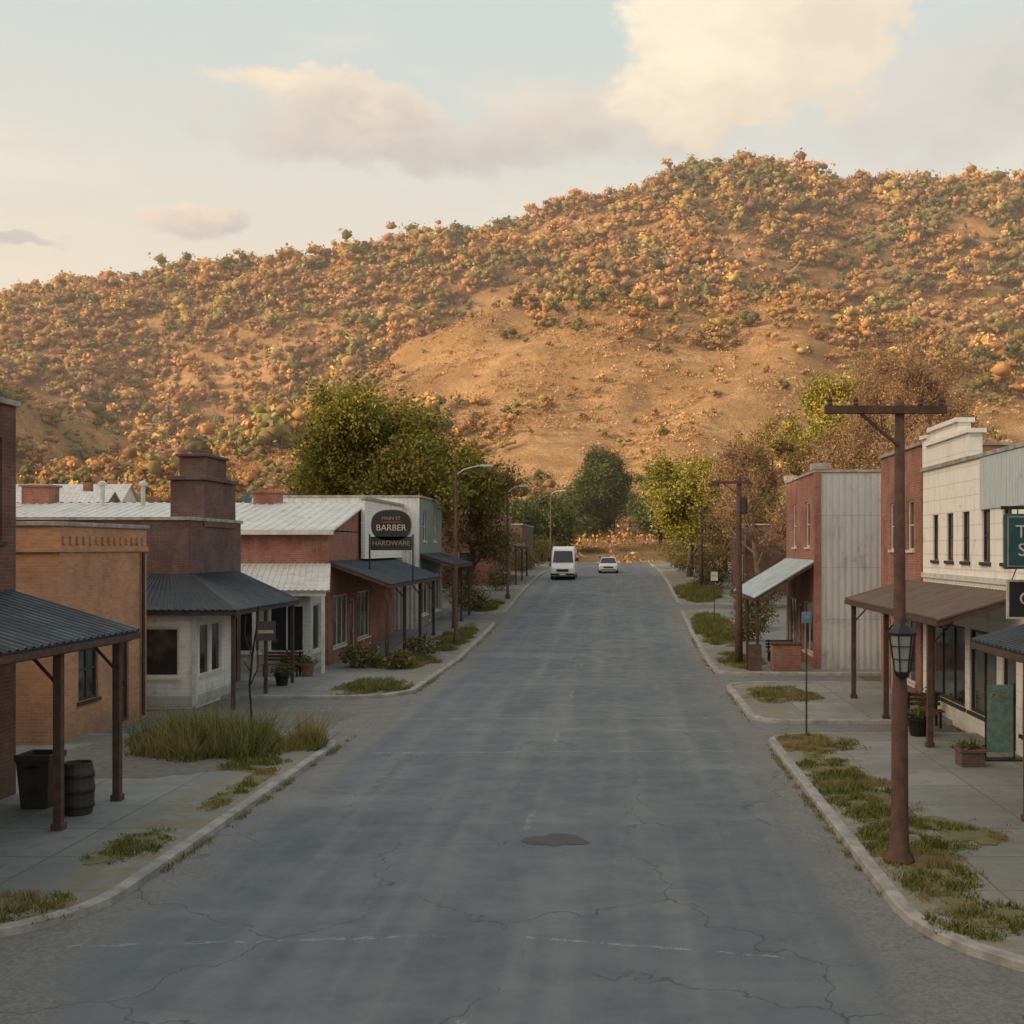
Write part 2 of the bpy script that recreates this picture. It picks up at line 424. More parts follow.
def building(name, side, x0, x1, y0, y1, h, wm, st=(), cam=(), wmcam=None, cop=True, frm=None, gzy=None):
    e = empty(name)
    g0 = gz(gzy if gzy is not None else (y0 + y1) / 2); b0 = gz(y0) - .3
    W, W2, FR, GL, DR = MB(), MB(), MB(), MB(), MB(); th = .14
    ad = lambda ops: [(o[0], o[1], o[2] + g0 + .14, o[3] + g0 + .14, *o[4:]) for o in ops]
    sx, sg = (x1, -1) if side == 'L' else (x0, 1)
    wall('x', sx, sg, y0, y1, b0, h, ad(st), th, W, FR, GL, DR)
    wall('y', y0, 1, x0, x1, b0, h, ad(cam), th, W2, FR, GL, DR)
    W.obj('street_wall', wm, e); W2.obj('side_wall', wmcam or wm, e)
    c = MB()
    if side == 'L': c.box(x0, x1 - th, y0 + th, y1, b0, h - .01)
    else: c.box(x0 + th, x1, y0 + th, y1, b0, h - .01)
    c.obj('body', wmcam or wm, e)
    if cop:
        c = MB(); o = .07; w = .32
        zt = h + .11
        c.box(x0 - o, x1 + o, y0 - o, y0 + w, h, zt); c.box(x0 - o, x1 + o, y1 - w, y1 + o, h, zt)
        c.box(x0 - o, x0 + w, y0 + w, y1 - w, h, zt); c.box(x1 - w, x1 + o, y0 + w, y1 - w, h, zt)
        c.obj('coping', M_coping, e, bevel=.015)
        c = MB(); c.box(x0 + w, x1 - w, y0 + w, y1 - w, h - .009, h + .02); c.obj('roof', M_tar, e)
    if FR.v: FR.obj('window_frames', frm or M_trimw, e)
    if GL.v: GL.obj('windows', M_glass, e)
    if DR.v: DR.obj('door', M_door, e)
    return e

def canopy(e, xw, xe, y0, y1, zw, ze, mat, posts, pm=M_wood, pr=.075, pitch=.25, floor=None):
    mb = MB(); corr(mb, (xw, y0, zw), (xw, y1, zw), (xe, y0, ze), (xe, y1, ze), pitch, .03); mb.obj('canopy_roof', mat, e)
    s = 1 if xe > xw else -1
    mb = MB()
    xb = xe - s * .18
    slope = (ze - zw) / (xe - xw)
    zb = zw + slope * (xb - xw) - .07
    mb.box(xb - .05, xb + .05, y0 + .08, y1 - .08, zb - .2, zb)
    n = max(2, int((y1 - y0) / 1.2))
    for i in range(n + 1):
        y = y0 + .06 + (y1 - y0 - .12) * i / n
        vs = []
        for x, z in ((xw, zw - .062), (xe - s * .03, ze - .062)):
            vs += [(x, y - .035, z), (x, y + .035, z), (x, y + .035, z - .12), (x, y - .035, z - .12)]
        mb.add(vs, [(0, 1, 5, 4), (1, 2, 6, 5), (2, 3, 7, 6), (3, 0, 4, 7), (4, 5, 6, 7)])
    mb.box(xe - .02, xe + .02, y0, y1, ze - .17, ze - .052)
    mb.obj('canopy_beams', pm, e)
    mb = MB()
    for (x, y) in posts:
        g = gz(y) + .12 if floor is None else floor
        mb.box(x - pr, x + pr, y - pr, y + pr, g, zb - .2)
        mb.box(x - pr - .03, x + pr + .03, y - pr - .03, y + pr + .03, g, g + .12)
        mb.tube((x - s * .05, y, zb - .7), (x - s * .75, y, zb - .12 - slope * s * .6), .035, .035, 4)
    mb.obj('canopy_posts', pm, e, bevel=.01)

def text(e, s, loc, size, rotz, mat, name='lettering'):
    c = bpy.data.curves.new(name, 'FONT'); c.body = s; c.size = size; c.align_x = 'CENTER'; c.align_y = 'CENTER'; c.extrude = .008
    c.materials.append(mat)
    o = bpy.data.objects.new(name, c); COL.objects.link(o); o.location = loc; o.rotation_euler = (R(90), 0, rotz); o.parent = e
    o.matrix_parent_inverse = Matrix.Translation(-e.location)
    return o

# ------------------------------------------------------------------ ground, road, pavements
def grid_obj(name, xs, ys, zf, mat, smooth=True):
    X, Y = np.meshgrid(xs, ys); Z = zf(X, Y)
    nv = X.size; nx = len(xs); ny = len(ys)
    co = np.stack([X.ravel(), Y.ravel(), Z.ravel()], 1)
    i = np.arange(nx - 1); j = np.arange(ny - 1); I, J = np.meshgrid(i, j); a = (J * nx + I).ravel()
    q = np.stack([a, a + 1, a + nx + 1, a + nx], 1)
    me = bpy.data.meshes.new(name); me.vertices.add(nv); me.vertices.foreach_set('co', co.ravel())
    me.loops.add(q.size); me.loops.foreach_set('vertex_index', q.ravel())
    me.polygons.add(len(q)); me.polygons.foreach_set('loop_start', np.arange(len(q)) * 4); me.polygons.foreach_set('loop_total', np.full(len(q), 4))
    if smooth: me.polygons.foreach_set('use_smooth', np.ones(len(q), bool))
    me.materials.append(mat); me.update(calc_edges=True)
    o = bpy.data.objects.new(name, me); COL.objects.link(o); return o
xs = np.concatenate([np.arange(-4000, -600, 200), np.arange(-600, -300, 20), np.arange(-300, 301, 4), np.arange(320, 620, 20), np.arange(800, 4001, 200)])
ys = np.concatenate([np.arange(-3000, -500, 250), np.arange(-500, 0, 20), np.arange(0, 200, 5), np.arange(200, 560, 3), np.arange(560, 760, 10), np.arange(800, 1600, 50), np.arange(1700, 6000, 300)])
grid_obj('ground', xs, ys, terr, M_ground)

YL = sorted(set([-30, -10, 0, 10, 13, 30, 50] + list(range(55, 155, 5)) + [175]))
zoff = .02
grid_obj('road', [-14, -7, -1.65, 3.8, 9.2], YL, lambda X, Y: np.interp(Y, GY, GZ) + zoff, M_asph, False)
mb = MB()
for a, b in ((-90, -14), (9.2, 90)):
    mb.add([(a, -30, zoff), (b, -30, zoff), (b, 15, zoff), (a, 15, zoff)], [(0, 1, 2, 3)])
mb.obj('cross_street', M_asph)
mb = MB()
z = zoff + .004
for y in (10.4, 20, 29, 38, 47):
    mb.add([(-1.72, y, z), (-1.60, y, z), (-1.60, y + 1.6, z), (-1.72, y + 1.6, z)], [(0, 1, 2, 3)])
mb.add([(-6.9, 14.15, z), (-2.2, 14.55, z), (-2.2, 14.66, z), (-6.9, 14.26, z)], [(0, 1, 2, 3)])
mb.add([(-1.2, 14.5, z), (2.0, 13.8, z), (2.0, 13.88, z), (-1.2, 14.58, z)], [(0, 1, 2, 3)])
for (a, b, c) in ((-6.2, 2.8, 27.5), (-6.5, 3., 33), (-6.4, 2.9, 46)):
    mb.add([(a, c, z), (b, c + .3, z), (b, c + .5, z), (a, c + .2, z)], [(0, 1, 2, 3)])
mb.obj('road_markings', M_paint)
def blob(name, cx, cy, rx, ry, z, mat, n=26, seed=1, amp=.35, rag=0.):
    q = random.Random(seed); ph = [q.uniform(0, 6.28) for _ in range(5)]
    vs = []
    for i in range(n):
        t = 2 * math.pi * i / n; k = 1 + amp * sum(math.sin((j + 2) * t + ph[j]) / (j + 2) for j in range(5)) + q.uniform(-rag, rag)
        vs.append((cx + rx * k * math.cos(t), cy + ry * k * math.sin(t), z))
    mb = MB(); mb.add(vs, [tuple(range(n))]); return mb.obj(name, mat)
blob('asphalt_patch', -1.1, 19.4, .45, .45, z + .002, M_patch, n=60, seed=3, rag=.06)

def island(name, edge, far, y0, y1, r0, r1):
    s = 1 if far > edge else -1
    Y = set([y0, y1] + [v for v in range(0, 200, 5) if y0 + r0 < v < y1 - r1])
    for i in range(9):
        a = math.pi / 2 * i / 8
        Y.add(round(y0 + r0 * (1 - math.cos(a)), 4)); Y.add(round(y1 - r1 * (1 - math.cos(a)), 4))
    Y = sorted(Y)
    def xe(y):
        if y < y0 + r0: d = y0 + r0 - y; return edge + s * (r0 - math.sqrt(max(0, r0 * r0 - d * d)))
        if y > y1 - r1: d = y - (y1 - r1); return edge + s * (r1 - math.sqrt(max(0, r1 * r1 - d * d)))
        return edge
    e = empty(name); top = .12
    mb = MB(); vs = []
    for y in Y: vs += [(xe(y), y, gz(y) + top), (far, y, gz(y) + top)]
    mb.add(vs, [(2 * i, 2 * i + 1, 2 * i + 3, 2 * i + 2) for i in range(len(Y) - 1)])
    mb.obj('slabs', M_conc, e)
    path = [(far, y0)] + [(xe(y), y) for y in Y] + [(far, y1)]
    path = [p for i, p in enumerate(path) if i == 0 or (abs(p[0] - path[i - 1][0]) + abs(p[1] - path[i - 1][1])) > 1e-3]
    P = [Vector((p[0], p[1])) for p in path]; vs = []; k = len(P)
    for i, p in enumerate(P):
        t1 = (P[min(i + 1, k - 1)] - P[max(i - 1, 0)]).normalized()
        if s > 0: nrm = Vector((-t1.y, t1.x))
        else: nrm = Vector((t1.y, -t1.x))
        if i == 0 or i == k - 1: nrm = Vector((0, -1 if i == 0 else 1))
        g = gz(p.y)
        for off, zz in ((.06, -.05), (.03, .115), (.0, .135), (-.16, .135), (-.16, .08)):
            q = p + nrm * off; vs.append((q.x, q.y, g + zz))
    fs = []
    for i in range(k - 1):
        for j in range(4): fs.append((i * 5 + j, (i + 1) * 5 + j, (i + 1) * 5 + j + 1, i * 5 + j + 1))
    mb = MB(); mb.add(vs, fs); mb.obj('kerb', M_kerb, e)
island('pavement', -7.1, -60, 14.1, 29.8, 2.2, 1.6)
island('pavement', -7.1, -60, 37.5, 66, 2.0, 1.6)
island('pavement', -7.1, -30, 70, 150, 1.5, 1.)
island('pavement', 3.8, 50, 12.6, 30.0, 3.0, 1.2)
island('pavement', 3.8, 50, 32.2, 41.5, 1.2, 1.2)
island('pavement', 3.8, 50, 44.5, 72, 1.2, 1.2)
island('pavement', 3.8, 30, 75, 150, 1.2, 1.)
blob('gravel', 6.7, 14.1, 1.5, .5, .1245, M_gravel, n=60, seed=5, rag=.05)
blob('gravel', -10.6, 26.9, 2.9, 2.3, .1245, M_gravel, n=70, seed=6, rag=.05)
blob('gravel', -11.5, 33.6, 3.2, 2.4, zoff + .004, M_gravel, n=70, seed=9, rag=.05)

# ------------------------------------------------------------------ leaves / grass (vectorised)
def rawmesh(name, V, k, colr, mat, parent):
    N = len(V) // k
    me = bpy.data.meshes.new(name); me.vertices.add(len(V)); me.vertices.foreach_set('co', V.astype(np.float32).ravel())
    me.loops.add(len(V)); me.loops.foreach_set('vertex_index', np.arange(len(V), dtype=np.int32))
    me.polygons.add(N); me.polygons.foreach_set('loop_start', np.arange(N, dtype=np.int32) * k); me.polygons.foreach_set('loop_total', np.full(N, k, dtype=np.int32))
    a = me.attributes.new('col', 'FLOAT_COLOR', 'POINT')
    cc = np.ones((N, 4), np.float32); cc[:, :3] = np.clip(colr, 0, .8)
    a.data.foreach_set('color', np.repeat(cc, k, 0).ravel())
    me.materials.append(mat); me.update(calc_edges=True)
    o = bpy.data.objects.new(name, me); COL.objects.link(o)
    if parent: o.parent = parent
    return o
def sharedmesh(name, V, F, vcol, mat, parent):
    me = bpy.data.meshes.new(name); me.vertices.add(len(V)); me.vertices.foreach_set('co', V.astype(np.float32).ravel())
    me.loops.add(F.size); me.loops.foreach_set('vertex_index', F.astype(np.int32).ravel())
    me.polygons.add(len(F)); me.polygons.foreach_set('loop_start', np.arange(len(F), dtype=np.int32) * 3); me.polygons.foreach_set('loop_total', np.full(len(F), 3, dtype=np.int32))
    me.polygons.foreach_set('use_smooth', np.ones(len(F), bool))
    a = me.attributes.new('col', 'FLOAT_COLOR', 'POINT')
    cc = np.ones((len(V), 4), np.float32); cc[:, :3] = np.clip(vcol, 0, .8); a.data.foreach_set('color', cc.ravel())
    me.materials.append(mat); me.update(calc_edges=True)
    o = bpy.data.objects.new(name, me); COL.objects.link(o)
    if parent: o.parent = parent
    return o
def leafobj(name, C, size, colr, mat, parent=None, aspect=.55, nrm=None, jit=.42):
    N = len(C)
    if nrm is None:
        d = npr.normal(size=(N, 3))
    else:
        q = nrm + npr.normal(0, jit, (N, 3)); d = np.cross(q, npr.normal(size=(N, 3)))
    d /= np.linalg.norm(d, axis=1)[:, None] + 1e-9
    r = npr.normal(size=(N, 3)) if nrm is None else q
    b = np.cross(d, r); b /= np.linalg.norm(b, axis=1)[:, None] + 1e-9
    s = size[:, None]
    V = np.stack([C - d * s * .5, C + b * s * aspect * .5, C + d * s * .5, C - b * s * aspect * .5], 1).reshape(-1, 3)
    return rawmesh(name, V, 4, colr, mat, parent)
def palette(n, cols, w, jit=.25):
    cols = np.array(cols); i = npr.choice(len(cols), n, p=np.array(w) / sum(w))
    return cols[i] * (1 + npr.uniform(-jit, jit, (n, 1)))

G_pal = [(.12, .15, .04), (.19, .20, .06), (.33, .27, .12), (.075, .105, .03)]
def grass(name, regs, h=.18, dens=900, w=(4, 5, 3, 3), zo=.122):
    P = []; H = []
    for (cx, cy, rx, ry, hh) in regs:
        n = int(dens * rx * ry * 4)
        a = npr.uniform(-1.35, 1.35, (n * 2, 2)); rr = a[:, 0] ** 2 + a[:, 1] ** 2
        x = cx + a[:, 0] * rx; y = cy + a[:, 1] * ry
        edge = rr + 2.0 * (fbm(x * 1.3, y * 1.3, 3) - .5)
        k = (edge < 1.05) & (fbm(x * 2.1, y * 2.1, 8) > .31) & (npr.uniform(0, 1, len(x)) > sstep(.4, 1.1, edge)) & (x > -60)
        k &= ~((x > -7.25) & (x < 3.98))
        x = x[k]; y = y[k]; e = 1.1 - np.clip(edge[k], 0, 1)
        cl_ = .4 + 1.3 * sstep(.35, .65, fbm(x * 3.3, y * 3.3, 60))
        P.append(np.stack([x, y, np.interp(y, GY, GZ) + zo - .01], 1)); H.append(h * hh * cl_ * (.35 + .8 * e) * npr.uniform(.5, 1.4, len(x)))
    P = np.concatenate(P); H = np.concatenate(H); N = len(P)
    an = npr.uniform(0, 2 * np.pi, N); wv = np.stack([np.cos(an), np.sin(an), 0 * an], 1) * npr.uniform(.008, .02, (N, 1))
    ln = npr.normal(0, .42, (N, 2)); tip = P + np.stack([ln[:, 0] * H, ln[:, 1] * H, H], 1)
    V = np.stack([P - wv, P + wv, tip], 1).reshape(-1, 3)
    patch = fbm(P[:, 0] * .9, P[:, 1] * .9, 31)
    c = palette(N, G_pal, w, .3); dry = sstep(.45, .62, patch)[:, None]
    c = c * (1 - .6 * dry) + np.array([.38, .28, .13]) * .6 * dry
    return rawmesh(name, V, 3, c, M_grass, None)
M_soil = plain('soil_and_thatch', (.18, .16, .08), .95, var=.5, scale=5, bump=.7, c2=(.12, .12, .055))
GR = [(-9.3, 15.2, 2.6, .8, .6), (-9.4, 28.0, 2.2, 1.8, 1.2), (-8.0, 18.6, .6, 1.3, .3), (-7.7, 23, .35, 2.2, .35), (-8.2, 25.6, .8, .9, .6),
      (5.9, 14.9, 2.2, .8, .5), (4.7, 17.9, .8, 2.4, .5), (4.8, 22.2, .95, 2.9, .5), (4.9, 28.2, 1.0, 1.6, .5), (5.9, 19.6, .9, 1.2, .35), (4.7, 25.2, .8, 1.8, .4),
      (5.3, 38.0, 1.3, 2.2, .6), (5.2, 49, 1.0, 3.2, .8), (-8.6, 39.8, 1.3, 2.2, .8), (-8.3, 58, .9, 6, .9), (-9.2, 48.5, 1.4, 3, 1.1), (-8.6, 73, 1., 2.5, 1.3), (5.2, 62, 1.2, 7, 1.3), (5.6, 82, 1.6, 6, 1.8)]
for i, g in enumerate(GR):
    q = blob('soil', g[0], g[1], g[2] * .62, g[3] * .72, gz(g[1]) + .126 + i * .0007, M_soil, n=90, seed=20 + i, amp=.4, rag=.07)
    if g[1] > 50:
        for v in q.data.vertices: v.co.z = gz(v.co.y) + .128
grass('grass', GR, .15, 1250)
grass('tall_grass', [(-9.5, 27.5, 2.1, 1.5, 1.), (-11.0, 28.6, 1.3, 1., .7)], .55, 600, (4, 5, 4, 3))
def weeds(name, pts):
    P = []
    for (x, y, ry, n) in pts:
        a = npr.normal(0, 1, (n, 2)); yy = y + a[:, 1] * ry; P.append(np.stack([x + a[:, 0] * .05, yy, np.interp(yy, GY, GZ) + .015], 1))
    P = np.concatenate(P); P = P[(fbm(P[:, 1] * 3, P[:, 0], 77) > .48) & (P[:, 1] > 16)]; N = len(P); H = npr.uniform(.03, .11, N)
    an = npr.uniform(0, 6.28, N); wv = np.stack([np.cos(an), np.sin(an), 0 * an], 1) * .012
    tip = P + np.stack([npr.normal(0, .5, N) * H, npr.normal(0, .5, N) * H, H], 1)
    rawmesh(name, np.stack([P - wv, P + wv, tip], 1).reshape(-1, 3), 3, palette(N, G_pal, (2, 4, 5, 1)), M_grass, None)
weeds('roadside_weeds', [(3.70, y, 1.6, 500) for y in (18, 22, 26, 36, 48, 56)] + [(-7.0, y, 1.6, 450) for y in (17, 20, 24, 28, 42, 50, 57, 62)])

# ------------------------------------------------------------------ trees
def make_tree(name, x, y, H, spread, leafcols, w, seed, maxlev=4, kids=5, leaves=26, lsize=.24, trunk=.3, low=.2, leafr=.55, up=.25, twig=None):
    q = random.Random(seed); base = Vector((x, y, float(terr(x, y)) - .1))
    e = empty(name, base); mb = MB(); tips = []
    def seg(p, d, L, r, lev):
        n = 4 if lev < 2 else 3
        pts = [(p.copy(), r)]; c = p.copy(); dd = d.copy()
        for i in range(n):
            dd = (dd + Vector((q.uniform(-1, 1), q.uniform(-1, 1), q.uniform(-.6, 1))) * (.12 + .06 * lev) + Vector((0, 0, up * .12))).normalized()
            c = c + dd * (L / n); pts.append((c.copy(), r * (1 - .75 * (i + 1) / n) if lev else r * (1 - .5 * (i + 1) / n)))
        for (a, ra), (b, rb) in zip(pts[:-1], pts[1:]):
            mb.tube(a - base, b - base, max(ra, .016), max(rb, .012), 8 if lev == 0 else (5 if lev == 1 else 3), 0, False)
        if lev >= maxlev - 1: tips.extend([pp[0] for pp in pts[1:]])
        if lev < maxlev:
            k = kids + (2 if lev == 0 else 0)
            for j in range(k):
                f = (low + .1 + (.9 - low) * (j + q.random()) / k) if lev == 0 else .25 + .75 * (j + q.random()) / k
                f = min(f, .99); idx = min(int(f * n), n - 1); a, ra = pts[idx]; b, rb = pts[idx + 1]; o = a.lerp(b, f * n - idx)
                ax = dd.orthogonal().normalized(); ang = q.uniform(0, 6.283) if lev else (j * 2.4 + q.uniform(-.4, .4))
                ax = Quaternion(dd, ang) @ ax
                tilt = R(q.uniform(28, 62)) if lev else R(q.uniform(38, 72) * (1.05 - .5 * f))
                nd = (Quaternion(ax, tilt) @ dd).normalized()
                LL = L * q.uniform(.5, .72) if lev else spread * q.uniform(.62, .95) * (1.15 - .45 * f)
                rr = (ra + (rb - ra) * (f * n - idx)) * q.uniform(.5, .7)
                seg(o, nd, LL, rr, lev + 1)
    seg(base, Vector((q.uniform(-.05, .05), q.uniform(-.05, .05), 1)).normalized(), H * .72, trunk, 0)
    zmax = max(t.z for t in tips) - base.z
    o = mb.obj('trunk_and_limbs', M_bark if twig is None else twig, None, smooth=True); o.parent = e
    T = np.array([tuple(t - base) for t in tips])
    if leaves > 0:
        C = np.repeat(T, leaves, 0); C = C + npr.normal(0, leafr * .55, C.shape)
        tc = palette(len(T), leafcols, w, .18)
        cn = fbm(T[:, 0] * .4 + 50, T[:, 2] * .4 + 7 + T[:, 1] * .3, seed)[:, None]
        tc = tc * (.6 + .85 * cn)
        cc = np.repeat(tc, leaves, 0) * npr.uniform(.75, 1.3, (len(C), 1))
        leafobj('foliage', C, npr.uniform(.6, 1.3, len(C)) * lsize, cc, M_leaf, e)
    s = H / zmax
    for ch in e.children: ch.scale = (1, 1, s)
    return e
GREEN = [(.13, .145, .035), (.22, .20, .05), (.35, .26, .06), (.08, .095, .028)]
GOLD = [(.36, .29, .065), (.25, .24, .055), (.16, .175, .045), (.38, .27, .075)]
BROWN = [(.30, .18, .105), (.34, .22, .12), (.23, .145, .095)]
make_tree('broadleaf_tree', -14.8, 74, 14.2, 6.8, GREEN, (4, 4, 4, 2), 3, 4, 5, 17, .27, .42, .12, .85)
make_tree('broadleaf_tree', -20.5, 82, 10, 4.5, GREEN, (2, 4, 4, 1), 4, 4, 5, 10, .27, .35, .12, .7)
make_tree('broadleaf_tree', -10.6, 79, 9.4, 3.6, BROWN + GREEN, (2, 2, 1, 2, 2, 1, 1), 5, 4, 5, 4, .22, .28, .15, .6)
make_tree('broadleaf_tree', 6.0, 98, 10.8, 5.2, GOLD, (3, 4, 4, 2), 6, 4, 5, 18, .28, .3, .12, .75)
make_tree('broadleaf_tree', 10.0, 108, 9.5, 3.8, GOLD, (3, 4, 4, 1), 16, 4, 5, 12, .28, .28, .12, .65)
make_tree('bare_tree', 19.4, 78, 18.2, 7.0, BROWN, (3, 3, 2), 7, 5, 5, 2, .15, .48, .15, .5, twig=M_twig)
make_tree('bare_tree', 13.4, 88, 13.5, 5.4, GOLD + BROWN, (2, 2, 2, 1, 2, 2, 2), 8, 5, 4, 4, .18, .3, .1, .5, twig=M_twig)
make_tree('bare_tree', 9.4, 76, 11.0, 3.8, BROWN, (3, 3, 2), 9, 5, 4, 2, .14, .22, .1, .4, twig=M_twig)
make_tree('bare_tree', 11.5, 66, 10.0, 3.4, BROWN, (3, 3, 2), 19, 5, 4, 2, .12, .2, .1, .35, twig=M_twig)
make_tree('broadleaf_tree', 18.0, 100, 17.5, 5.6, GOLD, (3, 3, 3, 3), 10, 4, 5, 13, .28, .35, .15, .7)
make_tree('broadleaf_tree', 26.5, 96, 14, 5.2, GOLD + BROWN, (4, 3, 3, 3, 1, 1, 1), 12, 4, 5, 10, .28, .3, .15, .7)
for i, (x, y, h, s) in enumerate([(-2.6, 186, 13.5, 5.2), (-9.5, 162, 8, 3.6), (6.2, 172, 7.5, 3.6), (-15, 150, 7.5, 3.5), (12, 150, 8, 3.8), (-7, 184, 7, 4.2)]):
    make_tree('broadleaf_tree', x, y, h, s, [(.11, .13, .05), (.15, .16, .055), (.08, .10, .042)], (3, 3, 3), 30 + i, 3, 7, 34, .42, .3, .08, 1.2)

def bush_mass(name, items, pal, w, ls=.16, n=900):
    C = []; K = []
    for (x, y, r, h) in items:
        m = int(n * r * r + 200); d = npr.normal(size=(m, 3)); d /= np.linalg.norm(d, axis=1)[:, None]
        rad = npr.uniform(.45, 1.1, (m, 1)) * (.7 + .7 * fbm(d[:, 0] * 2.2 + x, d[:, 1] * 2.2 + d[:, 2] * 2, 4))[:, None]
        p = d * rad * np.array([r, r, h * .5]); p[:, 2] += h * .5
        p += np.array([x, y, gz(y) + .12]); C.append(p); K.append(palette(m, pal, w, .35))
    C = np.concatenate(C); K = np.concatenate(K)
    return leafobj(name, C, npr.uniform(.6, 1.3, len(C)) * ls, K, M_leaf)
bush_mass('shrubs', [(-10.6, 46.5, .8, 1.0), (-9.0, 46, .6, .7), (-8.9, 51, .7, .9), (-9.4, 71, 1.2, 1.5), (-11.5, 80, 1.6, 2.4), (-9.0, 84, 1.1, 1.6), (-9.0, 105, 1.4, 2.4), (-9.5, 125, 2, 3.2), (7.3, 62, 1.2, 1.6), (8.5, 72, 1.6, 2.3), (6.4, 57, .9, 1.1), (7, 86, 1.4, 1.9), (7.5, 92, 1.8, 3), (6.6, 118, 2, 3.2), (9, 126, 2.6, 4), (-13, 44.9, .5, .8), (6.2, 106, 1.4, 2.), (-8.8, 140, 2, 3), (7, 140, 2.4, 3.4), (-4, 166, 2.5, 2.0), (1, 168, 2.4, 1.8)],
          [(.12, .13, .045), (.25, .17, .08), (.08, .095, .035), (.32, .19, .095)], (3, 2, 3, 1))

# ------------------------------------------------------------------ hillside woods (one mass)
def ico():
    v = [(1, 0, 0), (-1, 0, 0), (0, 1, 0), (0, -1, 0), (0, 0, 1), (0, 0, -1)]
    f = [(0, 2, 4), (2, 1, 4), (1, 3, 4), (3, 0, 4), (2, 0, 5), (1, 2, 5), (3, 1, 5), (0, 3, 5)]
    v = [np.array(p, float) for p in v]; cache = {}; nf = []
    def mid(a, b):
        k = (min(a, b), max(a, b))
        if k not in cache:
            m = v[a] + v[b]; v.append(m / np.linalg.norm(m)); cache[k] = len(v) - 1
        return cache[k]
    for a, b, c in f:
        ab, bc, ca = mid(a, b), mid(b, c), mid(c, a); nf += [(a, ab, ca), (ab, b, bc), (ca, bc, c), (ab, bc, ca)]
    return np.array(v), np.array(nf)
TV, TF = ico()
def crowns(name, X, Y, Z, Hh, base, k, nl, wid, qs, leaf_asp=.8):
    """crowns: small lumpy inner masses, mostly hidden by leaf clumps standing off them"""
    T = len(X)
    lobes = npr.normal(0, .40, (T, nl, 3)); lobes[:, 0] *= .3
    lr = npr.uniform(.30, .50, (T, nl))
    lobec = npr.uniform(.82, 1.15, (T, nl))
    rad = Hh * wid
    S = np.stack([rad, rad, Hh * .46], 1); O = np.stack([X, Y, Z + Hh * .48], 1)
    nv = len(TV)
    pv = lobes[:, :, None, :] + TV[None, None] * (lr[:, :, None, None] * npr.uniform(.45, 1.0, (T, nl, nv, 1)))
    W = pv * S[:, None, None, :] + O[:, None, None, :]
    W[..., 2] = np.maximum(W[..., 2], (Z - .2)[:, None, None])
    V = W.reshape(-1, 3)
    F = (TF[None] + (np.arange(T * nl) * nv)[:, None, None]).reshape(-1, 3)
    vc = (base[:, None, None, :] * lobec[:, :, None, None] * npr.uniform(.6, 1.0, (T, nl, nv, 1))).reshape(-1, 3) * .85
    o = sharedmesh(name, V, F, vc, M_hleaf, None)
    li = npr.randint(0, nl, (T, k)); ar = np.arange(T)[:, None]
    d3 = npr.normal(size=(T, k, 3)); d3[:, :, 2] = np.where(d3[:, :, 2] < -.4, -d3[:, :, 2], d3[:, :, 2]); d3 /= np.linalg.norm(d3, axis=2)[:, :, None]
    p = lobes[ar, li] + d3 * (lr[ar, li][:, :, None] * npr.uniform(.75, 1.4, (T, k, 1)))
    C = p * S[:, None, :] + O[:, None, :]; C[..., 2] = np.maximum(C[..., 2], Z[:, None] + .1); C = C.reshape(-1, 3)
    c = (base[:, None, :] * lobec[ar, li][:, :, None]).reshape(-1, 3) * npr.uniform(.72, 1.25, (T * k, 1))
    leafobj(name + '_leaves', C, np.repeat(Hh * qs, k) * npr.uniform(.55, 1.4, T * k), c, M_hleaf, o, leaf_asp, d3.reshape(-1, 3), .6)
    return o
